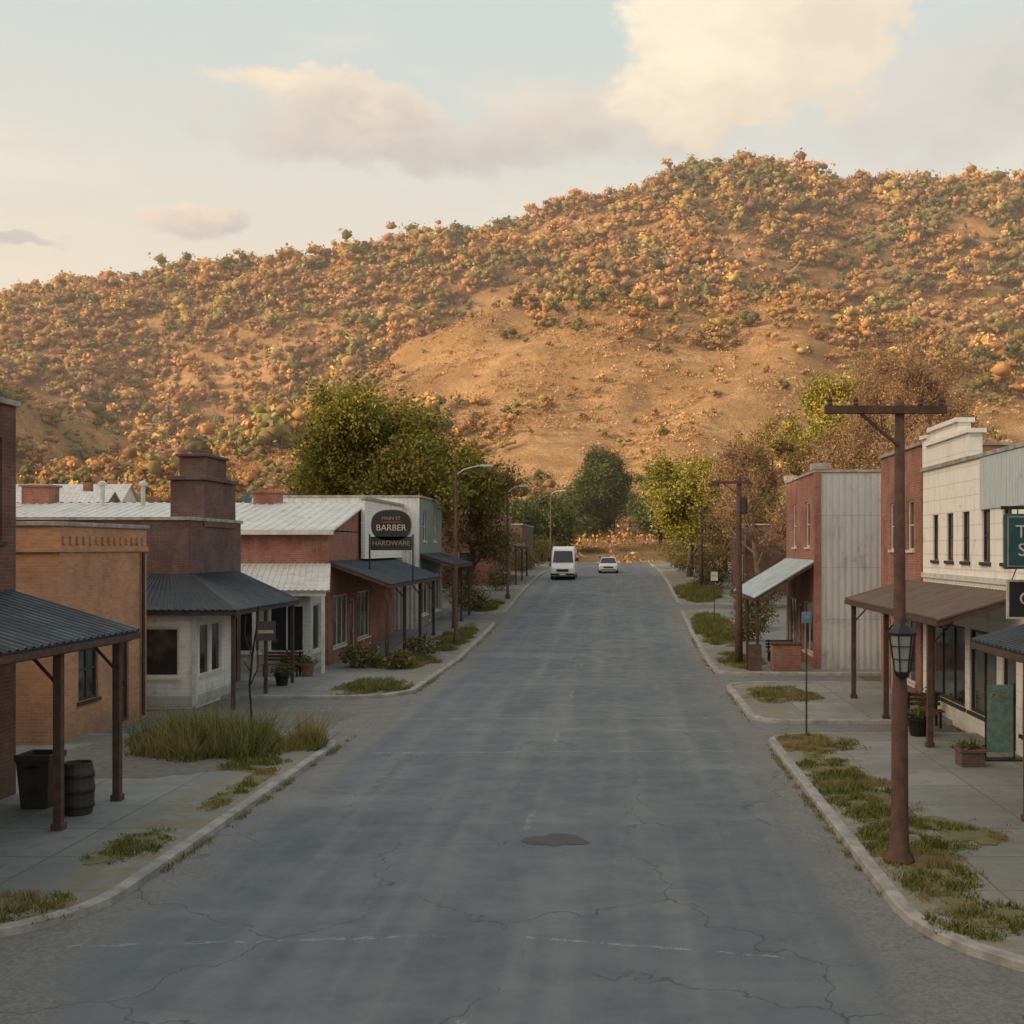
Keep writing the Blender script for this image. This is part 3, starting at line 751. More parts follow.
def hill_woods():
    N = 46000
    X = npr.uniform(-420, 330, N); Y = npr.uniform(205, 575, N)
    vis = (X > -.58 * Y - 15) & (X < .38 * Y + 15)
    X = X[vis]; Y = Y[vis]
    u = X / Y
    n1 = fbm(X / 55, Y / 55, 41); n2 = fbm(X / 16, Y / 16, 43)
    dens = sstep(352, 380, Y + 60 * (n1 - .5)) * (.55 + .6 * sstep(.34, .52, n2))
    right = sstep(.10, .22, u) * sstep(265, 315, Y)
    dens = np.maximum(dens, .8 * right * (.35 + .65 * (n1 > .42)))
    leftw = sstep(-.15, -.26, u) * sstep(250, 272, Y) * sstep(355, 335, Y)
    dens = np.maximum(dens, .8 * leftw * (n1 > .36))
    dens = np.maximum(dens, .10 + .45 * sstep(.48, .55, n1) * (Y > 225))
    clear = np.exp(-(((u - .04) / .09) ** 2 + ((Y - 395) / 16) ** 2)); dens = dens * (1 - .4 * clear)
    dens = dens * np.where(Y > 535, .5, 1)
    keep = npr.uniform(0, 1, len(X)) < dens * .70
    X = X[keep]; Y = Y[keep]; d = dens[keep]
    Z = terr(X, Y); T = len(X)
    Hh = np.exp(npr.normal(1.72, .40, T)) * (.6 + .5 * np.clip(d, 0, 1)) * np.where(Y < 350, .72, 1)
    Hh = np.clip(Hh, 1.4, 12)
    pal = np.array([(.54, .28, .105), (.60, .35, .12), (.43, .225, .095), (.31, .25, .085), (.56, .39, .12), (.20, .18, .065), (.50, .29, .15), (.35, .185, .085)])
    # neighbouring trees share a hue, as woods do
    hz = fbm(X / 28, Y / 28, 91)
    ci = npr.choice(len(pal), T, p=[.25, .18, .15, .12, .08, .07, .09, .06])
    ci = np.where((hz > .56) & (npr.uniform(0, 1, T) < .55), npr.choice([3, 5], T), ci)
    base = pal[ci] * npr.uniform(.78, 1.12, (T, 1))
    print('trees', T)
    o = crowns('hillside_trees', X, Y, Z, Hh, base, 54, 4, npr.uniform(.50, .78, T), .12)
    r = Hh * .018; V = []
    for a in range(3):
        t0 = 2 * np.pi * a / 3; t1 = 2 * np.pi * (a + 1) / 3
        V.append(np.stack([np.stack([X + r * np.cos(t0), Y + r * np.sin(t0), Z - .3], 1), np.stack([X + r * np.cos(t1), Y + r * np.sin(t1), Z - .3], 1),
                           np.stack([X, Y, Z + Hh * .8], 1)], 1))
    V = np.concatenate(V).reshape(-1, 3)
    rawmesh('hillside_tree_trunks', V, 3, np.tile([.14, .10, .07], (len(V) // 3, 1)), M_hleaf, o)
    N = 60000; X = npr.uniform(-300, 190, N); Y = npr.uniform(150, 430, N)
    v = (X > -.6 * Y - 10) & (X < .4 * Y + 10) & (fbm(X / 14, Y / 14, 51) > .40); X = X[v]; Y = Y[v]; Z = terr(X, Y); T = len(X)
    k = 8; Hh = npr.uniform(.35, 1.55, T) ** 1.2
    d3 = npr.normal(size=(T, k, 3)) * .4
    C = np.stack([X[:, None] + d3[:, :, 0] * Hh[:, None], Y[:, None] + d3[:, :, 1] * Hh[:, None], Z[:, None] + np.abs(d3[:, :, 2]) * Hh[:, None]], 2).reshape(-1, 3)
    cb = palette(T, [(.52, .30, .125), (.40, .215, .09), (.29, .185, .075), (.58, .36, .17)], (4, 3, 1.8, 2), .2)
    leafobj('hillside_scrub', C, np.repeat(Hh * .45, k), np.repeat(cb, k, 0), M_hleaf, None, .7)
hill_woods()
def foot_trees():
    P = []
    for i in range(190):
        x = rnd.uniform(-140, 95); y = rnd.uniform(150, 235)
        if -14 < x < 12 and y < 195: continue
        if x < -20 and y < 190 and rnd.random() < .6: continue
        P.append((x, y, rnd.uniform(2.5, 7)))
    A = np.array(P); T = len(P)
    Z = terr(A[:, 0], A[:, 1])
    cb = palette(T, [(.22, .20, .07), (.38, .25, .09), (.16, .16, .055), (.42, .24, .10)], (3, 3, 2, 2), .2)
    crowns('valley_trees', A[:, 0], A[:, 1], Z, A[:, 2], cb, 380, 7, np.full(T, .58), .065)
foot_trees()

# ------------------------------------------------------------------ LEFT BUILDINGS
b = building('brick_building', 'L', -24, -12, 7, 22.6, 7.8, M_dkbrick,
    st=[(8, 10.6, .5, 2.9, 'shop', 3, 1), (11.2, 12.3, 0, 2.6, 'door'), (13, 16, .5, 2.9, 'shop', 3, 1), (16.6, 19.4, .5, 2.9, 'shop', 3, 1), (20, 21.1, 0, 2.6, 'door'),
        (9, 10.1, 5, 7, 'win', 1, 2), (12.5, 13.6, 5, 7, 'win', 1, 2), (16, 17.1, 5, 7, 'win', 1, 2), (21.0, 22.1, 5, 7, 'win', 1, 2)], frm=M_trimd)
canopy(b, -12, -9.5, 8, 22.5, 4.15, 3.38, M_rdark, [(-9.72, 16.5), (-9.72, 19.7), (-9.72, 22.0), (-9.72, 12)], pr=.07)

b = building('orange_brick_building', 'L', -30, -13.9, 28.2, 33.4, 5.55, M_tanbrick,
    st=[(29.2, 30.3, .9, 2.5, 'win', 2, 2), (31.3, 32.2, 0, 2.4, 'door')], cam=[], frm=M_trimd)
mb = MB(); mb.box(-13.9, -13.84, 28.2, 33.4, 4.9, 5.05); mb.box(-30, -13.84, 28.12, 28.2, 4.9, 5.05); mb.obj('string_course', M_tanbrick, b)
mb = MB()
for i in range(14): mb.box(-13.895, -13.85, 28.35 + i * .36, 28.5 + i * .36, 5.1, 5.3)
mb.obj('dentils', M_tanbrick, b)
mb = MB(); mb.tube((-13.82, 33.0, .15), (-13.82, 33.0, 4.88), .05, .05, 8); mb.obj('downpipe', M_trimd, b)

b = building('brown_brick_building', 'L', -26, -14.0, 36.9, 42.0, 5.9, M_brown, st=[(40.6, 41.6, 0, 2.3, 'door')], frm=M_trimd)
mb = MB(); mb.box(-15.1, -13.95, 38.2, 41.3, 5.7, 7.28); mb.box(-14.95, -14.05, 38.6, 40.6, 7.42, 8.1); mb.box(-15.2, -13.85, 38.1, 41.4, 7.28, 7.42)
mb.box(-15.05, -13.97, 38.5, 40.7, 8.1, 8.2)
mb.obj('chimney_stack', M_brown, b, bevel=.02)
W, W2, FR, GL, DR = MB(), MB(), MB(), MB(), MB()
k = empty('white_kiosk')
wall('y', 35.2, 1, -15.4, -13.15, -.1, 3.05, [(-15.05, -13.65, 1.0, 2.55, 'win', 1, 1)], .12, W, FR, GL, DR)
wall('x', -13.15, -1, 35.2, 38.6, -.1, 3.05, [(35.6, 36.5, 1.0, 2.6, 'win', 1, 1), (36.65, 37.55, 1.0, 2.6, 'win', 1, 1)], .12, W2, FR, GL, DR)
W.obj('front_wall', M_white, k); W2.obj('street_wall', M_white, k); FR.obj('window_frames', M_trimw, k); GL.obj('windows', M_glass, k)
mb = MB(); mb.box(-15.4, -13.29, 35.32, 36.88, -.1, 3.04); mb.obj('body', M_white, k)
mb = MB(); mb.box(-15.42, -13.12, 35.17, 35.2 - .002, .1, .42); mb.box(-13.15 + .002, -13.12, 35.2, 38.6, .1, .42); mb.obj('skirting', M_teal, k)
mb = MB(); mb.box(-13.22, -13.08, 35.13, 35.27, .1, 3.05); mb.obj('corner_board', M_trimw, k)
mb = MB()
x0, x1, y0, y1, ze, zt = -15.5, -11.7, 34.7, 41.6, 3.1, 4.15
corr(mb, (x0 + .3, 36.85, zt), (-13.9, 36.85, zt), (x0, y0, ze), (x1, y0, ze), .22, .03)
corr(mb, (-13.99, 36.85, zt), (-13.99, y1, zt), (x1, y0, ze), (x1, y1, ze), .25, .03)
mb.obj('hipped_roof', M_rdark, k)
mb = MB(); mb.box(x0, x1, y0 + .02, y0 + .06, ze - .16, ze - .05); mb.box(x1 - .06, x1 - .02, y0 + .06, y1, ze - .16, ze - .05); mb.obj('fascia', M_trimd, k)
mb = MB()
for yy in (35, 38.2, 41.3): mb.box(x1 - .25, x1 - .14, yy - .055, yy + .055, .12 if yy > 37.6 else .02, ze - .05)
mb.obj('posts', M_wood, k)

b = building('gabled_shop', 'L', -33, -12.1, 47.2, 55.6, 5.75, M_redbrick,
    st=[(48, 50.6, .6, 2.8, 'shop', 3, 1), (51, 52, 0, 2.5, 'door'), (52.4, 55, .6, 2.8, 'shop', 3, 1)],
    cam=[(-15.2, -14.2, 0, 2.3, 'door'), (-13.9, -12.4, .7, 2.6, 'shop', 2, 1), (-18.2, -16.2, .8, 2.4, 'win', 2, 1)], cop=False)
mb = MB(); yr = 54.2; zr = 7.15
corr(mb, (-33.3, yr, zr), (-11.98, yr, zr), (-33.3, 46.8, 5.72), (-11.8, 46.8, 5.72), .42, .04)
corr(mb, (-33.3, yr, zr), (-11.98, yr, zr), (-33.3, 61.6, 5.72), (-11.98, 61.6, 5.72), .42, .04)
mb.obj('metal_roof', M_rgrey, b)
mb = MB()
for x in (-12.1, -12.25): mb.add([(x, 47.2, 5.7), (x, 61.2, 5.7), (x, yr, zr - .06)], [(0, 1, 2)])
mb.obj('gable_end', M_redbrick, b)
mb = MB(); mb.box(-12.25, -12.11, 55.6, 61.2, -.3, 5.72); mb.box(-33, -12.26, 55.6, 61.2, -.3, 5.7); mb.obj('rear_wing', M_redbrick, b)
mb = MB(); mb.box(-11.97, -11.8, 52.6, 61.7, 4.5, 7.25); mb.obj('white_false_front', M_white, b)
mb = MB(); mb.box(-12.02, -11.72, 52.5, 61.75, 7.25, 7.38); mb.obj('false_front_cap', M_coping, b)
mb = MB(); mb.box(-33.2, -11.78, 46.7, 46.8, 5.55, 5.75); mb.obj('gutter', M_trimw, b)
mb = MB(); corr(mb, (-20, 47.18, 4.35), (-12.0, 47.18, 4.35), (-20, 44.3, 3.35), (-11.3, 44.3, 3.35), .25, .03); mb.obj('lean_to_roof', M_rgrey, b)
W, FR, GL, DR = MB(), MB(), MB(), MB(); W2 = MB()
wall('y', 45.2, 1, -19.5, -12.3, -.1, 3.6, [(-19.2, -17.9, 1, 2.6, 'win', 2, 1), (-17.5, -16.5, .15, 2.4, 'door'), (-16.1, -14.3, .85, 2.75, 'shop', 2, 1), (-13.95, -12.55, .85, 2.75, 'shop', 2, 1)], .12, W, FR, GL, DR)
wall('x', -12.3, -1, 45.2, 47.2, -.1, 3.6, [(45.6, 46.8, .85, 2.75, 'shop', 1, 1)], .12, W2, FR, GL, DR)
W.obj('lean_to_front', M_teal, b); W2.obj('lean_to_side', M_teal, b); FR.obj('lean_to_frames', M_trimw, b); GL.obj('lean_to_windows', M_glass, b); DR.obj('lean_to_door', M_door, b)
mb = MB()
for x in (-19.6, -17, -14.3, -11.6): mb.box(x - .06, x + .06, 44.4, 44.52, .1, 3.12)
mb.box(-19.8, -11.5, 44.39, 44.53, 3.12, 3.3); mb.obj('lean_to_posts', M_trimw, b)
canopy(b, -12.1, -9.5, 47.3, 60.5, 4.45, 3.5, M_rdark, [(-9.75, y) for y in (47.6, 51.5, 55.5, 59.5)], pr=.07)
mb = MB(); mb.box(-17.3, -16.2, 53.7, 54.7, 6.6, 7.6); mb.box(-17.4, -16.1, 53.6, 54.8, 7.6, 7.7); mb.obj('chimney', M_redbrick, b)
mb = MB(); mb.box(-28.3, -27.0, 53.8, 54.8, 6.7, 7.9); mb.box(-28.4, -26.9, 53.7, 54.9, 7.9, 8.0); mb.obj('chimney', M_redbrick, b)
mb = MB()
for x in (-24.2, -22.3, -19.7, -30.2): mb.lathe(x, 53.2, [(.1, 6.8), (.1, 7.9), (.2, 7.92), (.2, 8.05), (.05, 8.15)], 10)
mb.obj('roof_vents', M_rgrey, b)

b = building('false_front_store', 'L', -20, -10.9, 61.8, 69.5, 7.75, M_green,
    st=[(62.4, 64.6, .5, 2.7, 'shop', 2, 1), (65, 66, 0, 2.4, 'door'), (66.4, 68.8, .5, 2.7, 'shop', 2, 1), (63, 63.9, 4.6, 6.2, 'win', 1, 2), (66.6, 67.5, 4.6, 6.2, 'win', 1, 2)], wmcam=M_whitev)
canopy(b, -10.9, -9.0, 62, 69.3, 4.7, 4.1, M_rdark, [(-9.15, y) for y in (62.4, 65.6, 69)], pr=.06)
s = empty('oval_shop_sign')
def ovals(e, cx, cy, cz, rx, rz, th, mat, name):
    n = 36; vs = []
    for yy in (cy - th / 2, cy + th / 2):
        for i in range(n):
            t = 2 * math.pi * i / n
            vs.append((cx + rx * math.copysign(abs(math.cos(t)) ** .8, math.cos(t)), yy, cz + rz * math.copysign(abs(math.sin(t)) ** .8, math.sin(t))))
    fs = [tuple(range(n)), tuple(range(2 * n - 1, n - 1, -1))] + [(i, i + n, (i + 1) % n + n, (i + 1) % n) for i in range(n)]
    mb = MB(); mb.add(vs, fs); return mb.obj(name, mat, e)
M_dimtxt = plain('faded_lettering', (.34, .30, .25), .6, var=.4, scale=9)
ovals(s, -10.05, 50.0, 6.0, .90, .70, .06, M_dimtxt, 'rim'); ovals(s, -10.05, 50.0, 6.0, .87, .67, .08, M_blacksign, 'board')
mb = MB(); mb.box(-10.95, -9.15, 49.96, 50.04, 4.9, 5.5); mb.obj('lower_board', M_blacksign, s)
mb = MB(); mb.box(-11.03, -10.97, 49.97, 50.03, 4.05, 5.6); mb.box(-9.13, -9.07, 49.97, 50.03, 3.5, 5.6); mb.obj('supports', M_black, s)
text(s, "MAIN ST", (-10.05, 49.955, 6.3), .22, 0, M_dimtxt); text(s, "BARBER", (-10.05, 49.955, 5.88), .38, 0, M_signtxt); text(s, "HARDWARE", (-10.05, 49.95, 5.2), .3, 0, M_dimtxt)
mb = MB(); mb.box(-10.5, -9.6, 49.945, 49.958, 6.12, 6.16); mb.obj('red_stripe', M_redtxt, s)

b = building('brick_shop', 'L', -19, -9.6, 88, 100, 7.6, M_redbrick, st=[(89, 91.5, .6, 2.8, 'shop', 2, 1), (92, 93, 0, 2.4, 'door'), (94, 97, .6, 2.8, 'shop', 2, 1), (90, 91, 3.8, 4.9, 'win', 1, 1), (94, 95, 3.8, 4.9, 'win', 1, 1)], cam=[(-12.5, -11.4, .8, 2.4, 'win', 1, 2)], gzy=92)
canopy(b, -9.6, -7.9, 88, 99.8, 5.6, 5.15, M_rbrown, [(-8.1, 88.5), (-8.1, 94), (-8.1, 99)], pr=.06)
b = building('brown_shop', 'L', -18, -9.3, 108, 122, 7.2, M_brown, st=[(109, 112, .6, 2.6, 'shop', 2, 1), (113, 114, 0, 2.3, 'door')], gzy=112)

def house(name, x, y, w, d, h, rh, wm, rm, z=None):
    e = empty(name); z = float(terr(x, y)) - .3 if z is None else z
    W, FR, GL, DR = MB(), MB(), MB(), MB()
    wall('y', y, 1, x, x + w, z, z + h, [(x + w * .12, x + w * .3, z + 1.2, z + 2.5, 'win', 1, 2), (x + w * .45, x + w * .58, z + .3, z + 2.4, 'door'), (x + w * .7, x + w * .88, z + 1.2, z + 2.5, 'win', 1, 2)], .12, W, FR, GL, DR)
    W.obj('front_wall', wm, e); FR.obj('window_frames', M_trimw, e); GL.obj('windows', M_glass, e); DR.obj('door', M_door, e)
    mb = MB(); mb.box(x, x + w, y + .13, y + d, z, z + h - .01)
    for xx in (x + .01, x + w - .01): mb.add([(xx, y, z + h), (xx, y + d, z + h), (xx, y + d / 2, z + h + rh)], [(0, 1, 2)])
    mb.obj('body', wm, e)
    mb = MB(); yr = y + d / 2
    corr(mb, (x - .3, yr, z + h + rh), (x + w + .3, yr, z + h + rh), (x - .3, y - .4, z + h - .1), (x + w + .3, y - .4, z + h - .1), .45, .03)
    corr(mb, (x - .3, yr, z + h + rh), (x + w + .3, yr, z + h + rh), (x - .3, y + d + .4, z + h - .1), (x + w + .3, y + d + .4, z + h - .1), .45, .03)
    mb.obj('roof', rm, e)
    mb = MB(); mb.box(x + w * .7, x + w * .7 + .7, yr + .3, yr + 1, z + h + rh * .5, z + h + rh + .9); mb.obj('chimney', M_redbrick, e)
house('white_house', -46, 92, 9, 7, 3.9, 2.6, M_white, M_rgrey)
house('white_house', -38, 112, 10, 8, 5.2, 3.0, M_white, M_rdark)
house('brick_house', -60, 108, 10, 8, 5.2, 3.0, M_redbrick, M_rgrey)
house('white_house', -30, 86, 8, 7, 4.2, 2.3, M_teal, M_rgrey)
house('white_barn', -72, 130, 14, 9, 6.0, 4.0, M_whitev, M_rgrey)
house('white_house', -26, 130, 9, 7, 5.4, 3.0, M_white, M_rbrown)
house('white_house', 30, 120, 9, 7, 3.5, 2.2, M_white, M_rgrey)

# ------------------------------------------------------------------ RIGHT BUILDINGS
b = building('corner_store', 'R', 9.3, 20, 7, 23.4, 6.4, M_green, st=[(9, 12, .5, 2.7, 'shop', 3, 1), (13, 14, 0, 2.4, 'door'), (15, 18, .5, 2.7, 'shop', 3, 1), (19, 22, .5, 2.7, 'shop', 3, 1)])
canopy(b, 9.3, 7.1, 9, 23.0, 3.75, 3.15, M_rdark, [(7.28, 20.3), (7.28, 15), (7.28, 10.5)], pr=.07)

b = building('white_storefront', 'R', 9.4, 24, 24.2, 35.3, 7.35, M_block,
    st=[(24.8, 26.6, .5, 2.7, 'shop', 2, 1), (27.0, 28.0, 0, 2.5, 'door'), (28.4, 30.6, .5, 2.7, 'shop', 2, 1), (31, 34.5, .5, 2.7, 'shop', 3, 1),
        (27.3, 27.95, 4.5, 5.85, 'win', 1, 2), (28.9, 29.55, 4.5, 5.85, 'win', 1, 2), (30.6, 31.25, 4.5, 5.85, 'win', 1, 2), (32.1, 32.75, 4.5, 5.85, 'win', 1, 2), (33.6, 34.2, 4.5, 5.85, 'win', 1, 2), (25.3, 26., 4.5, 5.85, 'win', 1, 2)], frm=M_trimd)
mb = MB(); mb.box(9.38, 9.75, 30.6, 34.8, 7.48, 8.1); mb.box(9.38, 9.75, 31.6, 34.4, 8.22, 8.5); mb.box(9.38, 9.75, 34.8, 35.3, 7.48, 8.35)
mb.obj('stepped_parapet', M_block, b)
mb = MB(); mb.box(9.3, 9.83, 31.5, 34.5, 8.5, 8.62); mb.box(9.3, 9.83, 34.8, 35.36, 8.35, 8.46); mb.box(9.3, 9.83, 30.5, 34.79, 8.1, 8.22); mb.obj('parapet_coping', M_block, b)
mb = MB(); mb.box(9.36, 9.398, 24.2, 29.6, 6.0, 7.34); mb.obj('metal_cladding', siding('blue_metal_cladding', (.52, .60, .62), (.40, .43, .42), .2, True), b)
mb = MB(); mb.box(9.34, 9.398, 24.2, 35.3, 4.1, 4.25); mb.obj('shopfront_cornice', M_trimw, b)
canopy(b, 9.38, 7.35, 26.4, 37.2, 3.95, 3.35, M_rbrown, [(7.6, 27.9), (7.6, 32.5), (7.6, 37.0)], pr=.07)

b = building('red_brick_building', 'R', 9.4, 22, 35.5, 41, 8.2, M_redbrick,
    st=[(36.2, 38, .5, 2.7, 'shop', 2, 1), (38.6, 39.6, 0, 2.4, 'door'), (36.4, 37.2, 4.8, 6.4, 'win', 1, 2), (38.8, 39.6, 4.8, 6.4, 'win', 1, 2)])
b = building('two_storey_store', 'R', 7.9, 20, 45.9, 54, 8.05, M_redbrick, st=[(46.6, 49, .5, 2.6, 'shop', 2, 1), (49.6, 50.6, 0, 2.4, 'door'), (51, 53.4, .5, 2.6, 'shop', 2, 1), (47.4, 48.4, 4.9, 6.8, 'win', 1, 2), (51, 52, 4.9, 6.8, 'win', 1, 2)],
    wmcam=siding('grey_corrugated_metal', (.54, .55, .54), (.36, .36, .34), .26, True, 2.1), cam=[])
mb = MB(); mb.box(7.84, 8.1, 45.84, 46.1, -.2, 8.04); mb.obj('corner_pilaster', M_redbrick, b)
mb = MB(); mb.box(7.8, 8.5, 45.8, 46.7, 8.16, 8.42); mb.box(7.8, 8.3, 53.3, 54.1, 8.16, 8.4); mb.obj('parapet_blocks', M_coping, b)
canopy(b, 7.9, 5.4, 46, 54, 4.5, 3.0, M_rblue, [(5.6, 46.3), (5.6, 50), (5.6, 53.7)], pr=.06)
b = building('small_brown_shop', 'R', 8.8, 17, 80, 90, 6.6, M_brown, st=[(81, 84, .6, 2.6, 'shop', 2, 1), (85, 86, 0, 2.3, 'door')], gzy=84)

# ------------------------------------------------------------------ STREET FURNITURE
e = empty('utility_pole', (4.35, 17.7, .12)); px, py = 4.35, 17.7
mb = MB(); mb.lathe(px, py, [(.24, .12), (.22, .2), (.15, .32), (.135, .8), (.125, 2.6), (.10, 3.2), (.088, 5), (.075, 7.25), (.06, 7.3)], 14); mb.obj('pole', M_pole, e, smooth=True)
mb = MB()
mb.box(px - 1.18, px + .7, py - .14, py - .03, 7.08, 7.2)
mb.tube((px - .62, py - .09, 7.08), (px - .06, py - .09, 6.6), .03, .03, 6)
for x in (-1.1, -.7, .3, .62): mb.lathe(px + x, py - .085, [(.02, 7.2), (.045, 7.22), (.03, 7.26), (.045, 7.29), (.02, 7.34)], 8)
mb.obj('crossarm', M_wood, e)
mb = MB()
zc = 3.05
mb.lathe(px - .02, py - .25, [(.03, zc - .06), (.10, zc - .02), (.12, zc + .04), (.12, zc + .06)], 6)
mb.lathe(px - .02, py - .25, [(.215, zc + .62), (.22, zc + .65), (.12, zc + .76), (.05, zc + .8), (.03, zc + .88)], 6)
for i in range(6):
    t = 2 * math.pi * i / 6
    c, s_ = math.cos(t), math.sin(t)
    mb.tube((px - .02 + .12 * c, py - .25 + .12 * s_, zc + .05), (px - .02 + .2 * c, py - .25 + .2 * s_, zc + .63), .014, .014, 4)
    for q_ in (.25, .45):
        t2 = t + math.pi / 3; rr = .12 + .13 * q_
        mb.tube((px - .02 + rr * c, py - .25 + rr * s_, zc + q_), (px - .02 + rr * math.cos(t2), py - .25 + rr * math.sin(t2), zc + q_), .008, .008, 4)
mb.tube((px, py, zc + .8), (px - .02, py - .25, zc + .84), .02, .02, 6)
mb.tube((px, py, zc + .1), (px - .02, py - .25, zc - .02), .018, .018, 6)
mb.obj('lantern_frame', M_black, e)
mb = MB(); mb.lathe(px - .02, py - .25, [(.11, zc + .06), (.185, zc + .61)], 6); mb.obj('lantern_glass', M_lampgl, e)

def lamp(x, y, h, arm):
    g = gz(y) + .12; e = empty('street_lamp', (x, y, g))
    mb = MB(); mb.lathe(x, y, [(.17, g), (.16, g + .25), (.1, g + .35), (.085, g + 3), (.06, g + h - .05), (.05, g + h)], 10); mb.obj('pole', M_pole, e, smooth=True)
    mb = MB(); pts = [(0, -.35), (arm * .3, -.08), (arm * .65, .05), (arm, .12)]
    for a, b_ in zip(pts[:-1], pts[1:]): mb.tube((x + a[0], y, g + h + a[1]), (x + b_[0], y, g + h + b_[1]), .03, .03, 6)
    hx = x + arm; s = 1 if arm > 0 else -1
    mb.box(min(hx - s * .1, hx + s * .5), max(hx - s * .1, hx + s * .5), y - .12, y + .12, g + h + .06, g + h + .16)
    mb.obj('arm_and_head', M_rgrey, e)
    mb = MB(); mb.box(min(hx, hx + s * .42), max(hx, hx + s * .42), y - .09, y + .09, g + h + .02, g + h + .059); mb.obj('lens', M_lampgl, e)
lamp(-8.0, 55.5, 8.6, 1.3); lamp(-7.7, 78, 7.6, .9); lamp(-7.8, 128, 8.4, 1.2)
def upole(x, y, h, arm=1.6):
    g = gz(y) + .12; e = empty('utility_pole', (x, y, g))
    mb = MB(); mb.lathe(x, y, [(.17, g), (.15, g + 2), (.12, g + h * .7), (.09, g + h)], 10); mb.obj('pole', M_pole, e, smooth=True)
    mb = MB(); mb.box(x - arm * .7, x + arm * .3, y - .16, y - .06, g + h - .35, g + h - .24)
    mb.tube((x - arm * .4, y - .11, g + h - .35), (x, y - .11, g + h - .8), .025, .025, 5)
    mb.box(x - arm * .7 - .15, x - arm * .7 + .3, y - .2, y - .02, g + h - .46, g + h - .352)
    for k in (-.5, .2): mb.lathe(x + arm * k, y - .11, [(.02, g + h - .24), (.05, g + h - .2), (.03, g + h - .1)], 6)
    mb.obj('crossarm', M_pole, e)
    mb = MB(); mb.lathe(x + .22, y, [(.13, g + h - 1.6), (.15, g + h - 1.55), (.15, g + h - .95), (.1, g + h - .9)], 10); mb.obj('transformer', M_trimd, e)
upole(4.95, 47.4, 7.9); upole(6.0, 84, 6.0, 1.4); upole(6.2, 125, 7, 1.4)

def signpost(x, y, h, w, hh, mat, name='street_sign'):
    g = gz(y) + .12; e = empty(name, (x, y, g))
    mb = MB(); mb.tube((x, y, g), (x, y, g + h), .025, .022, 8); mb.lathe(x, y, [(.08, g), (.07, g + .03), (.03, g + .05)], 8); mb.obj('post', M_trimd, e)
    mb = MB(); mb.box(x - w / 2, x + w / 2, y - .045, y - .028, g + h - hh - .03, g + h - .03); mb.obj('plate', mat, e, bevel=.008)
    mb = MB(); mb.box(x - w / 2 + .06, x + w / 2 - .06, y - .05, y - .0455, g + h - hh * .5 - .03, g + h - hh * .38 - .03); mb.obj('legend', M_dimtxt, e)
signpost(4.85, 29.6, 3.25, .26, .3, plain('blue_sign', (.10, .22, .30), .5)); signpost(5.3, 64, 3, .4, .5, M_signtxt)

e = empty('iron_sign_stand', (-9.1, 28.0, .12)); x, y = -9.1, 28.0
mb = MB()
pts = [(0, 0), (.03, .8), (-.02, 1.5), (.06, 2.3), (.16, 2.9), (.2, 3.45)]
for a, b_ in zip(pts[:-1], pts[1:]): mb.tube((x + a[0], y, .12 + a[1]), (x + b_[0], y, .12 + b_[1]), .03, .026, 6)
for a, b_ in (((.05, 2.2), (-.14, 2.75)), ((-.14, 2.75), (-.1, 3.2)), ((.0, 1.5), (.2, 1.95)), ((.2, 1.95), (.17, 2.5)), ((.2, 3.4), (.42, 3.3)), ((.03, 1.8), (-.16, 2.1)), ((0, .3), (-.18, 0)), ((0, .3), (.18, 0))):
    mb.tube((x + a[0], y, .12 + a[1]), (x + b_[0], y, .12 + b_[1]), .018, .014, 5)
mb.obj('stand', M_black, e)
mb = MB(); mb.box(x + .16, x + .62, y - .02, y + .02, 2.72, 3.2); mb.obj('board', M_trimd, e); mb = MB(); mb.box(x + .2, x + .58, y - .026, y - .021, 2.9, 2.98); mb.obj('legend', M_dimtxt, e)

def bin_(name, x, y, r, h, mat, sq=False):
    g = gz(y) + .12; e = empty(name, (x, y, g)); mb = MB()
    if sq:
        vs = []
        for z_, k in ((0, .8), (h * .88, 1.), (h * .88, 1.08), (h, 1.08), (h, .95), (h * .9, .93)):
            for a, b_ in ((-1, -1), (1, -1), (1, 1), (-1, 1)): vs.append((x + a * r * k, y + b_ * r * k, g + z_))
        fs = [(j * 4 + i, j * 4 + (i + 1) % 4, j * 4 + 4 + (i + 1) % 4, j * 4 + 4 + i) for j in range(5) for i in range(4)] + [(20, 21, 22, 23), (3, 2, 1, 0)]
        mb.add(vs, fs); mb.obj('bin_body', mat, e, bevel=.02)
        mb = MB(); mb.box(x - .12, x + .12, y - r * 1.08 - .02, y - r * 1.08 + .02, g + h * .75, g + h * .8); mb.obj('handle', M_black, e)
    else:
        pr = [(r * .82, g), (r * .88, g + .02)]
        for i in range(1, 10):
            t = i / 10; pr.append((r * (.88 + .14 * math.sin(math.pi * t)) + (.015 if i in (2, 5, 8) else 0), g + h * t))
        pr += [(r * .9, g + h), (r * .82, g + h), (r * .8, g + h - .08)]
        mb.lathe(x, y, pr, 18); mb.obj('barrel', mat, e, smooth=False)
        mb = MB()
        for t in (.14, .42, .72): mb.lathe(x, y, [(r * 1.035, g + h * t), (r * 1.05, g + h * t + .01), (r * 1.05, g + h * t + .04), (r * 1.035, g + h * t + .05)], 18)
        mb.obj('hoops', M_black, e)
bin_('litter_bin', -10.95, 21.5, .31, 1.02, M_trimd, True); bin_('barrel', -9.95, 20.9, .27, .95, M_trimd)
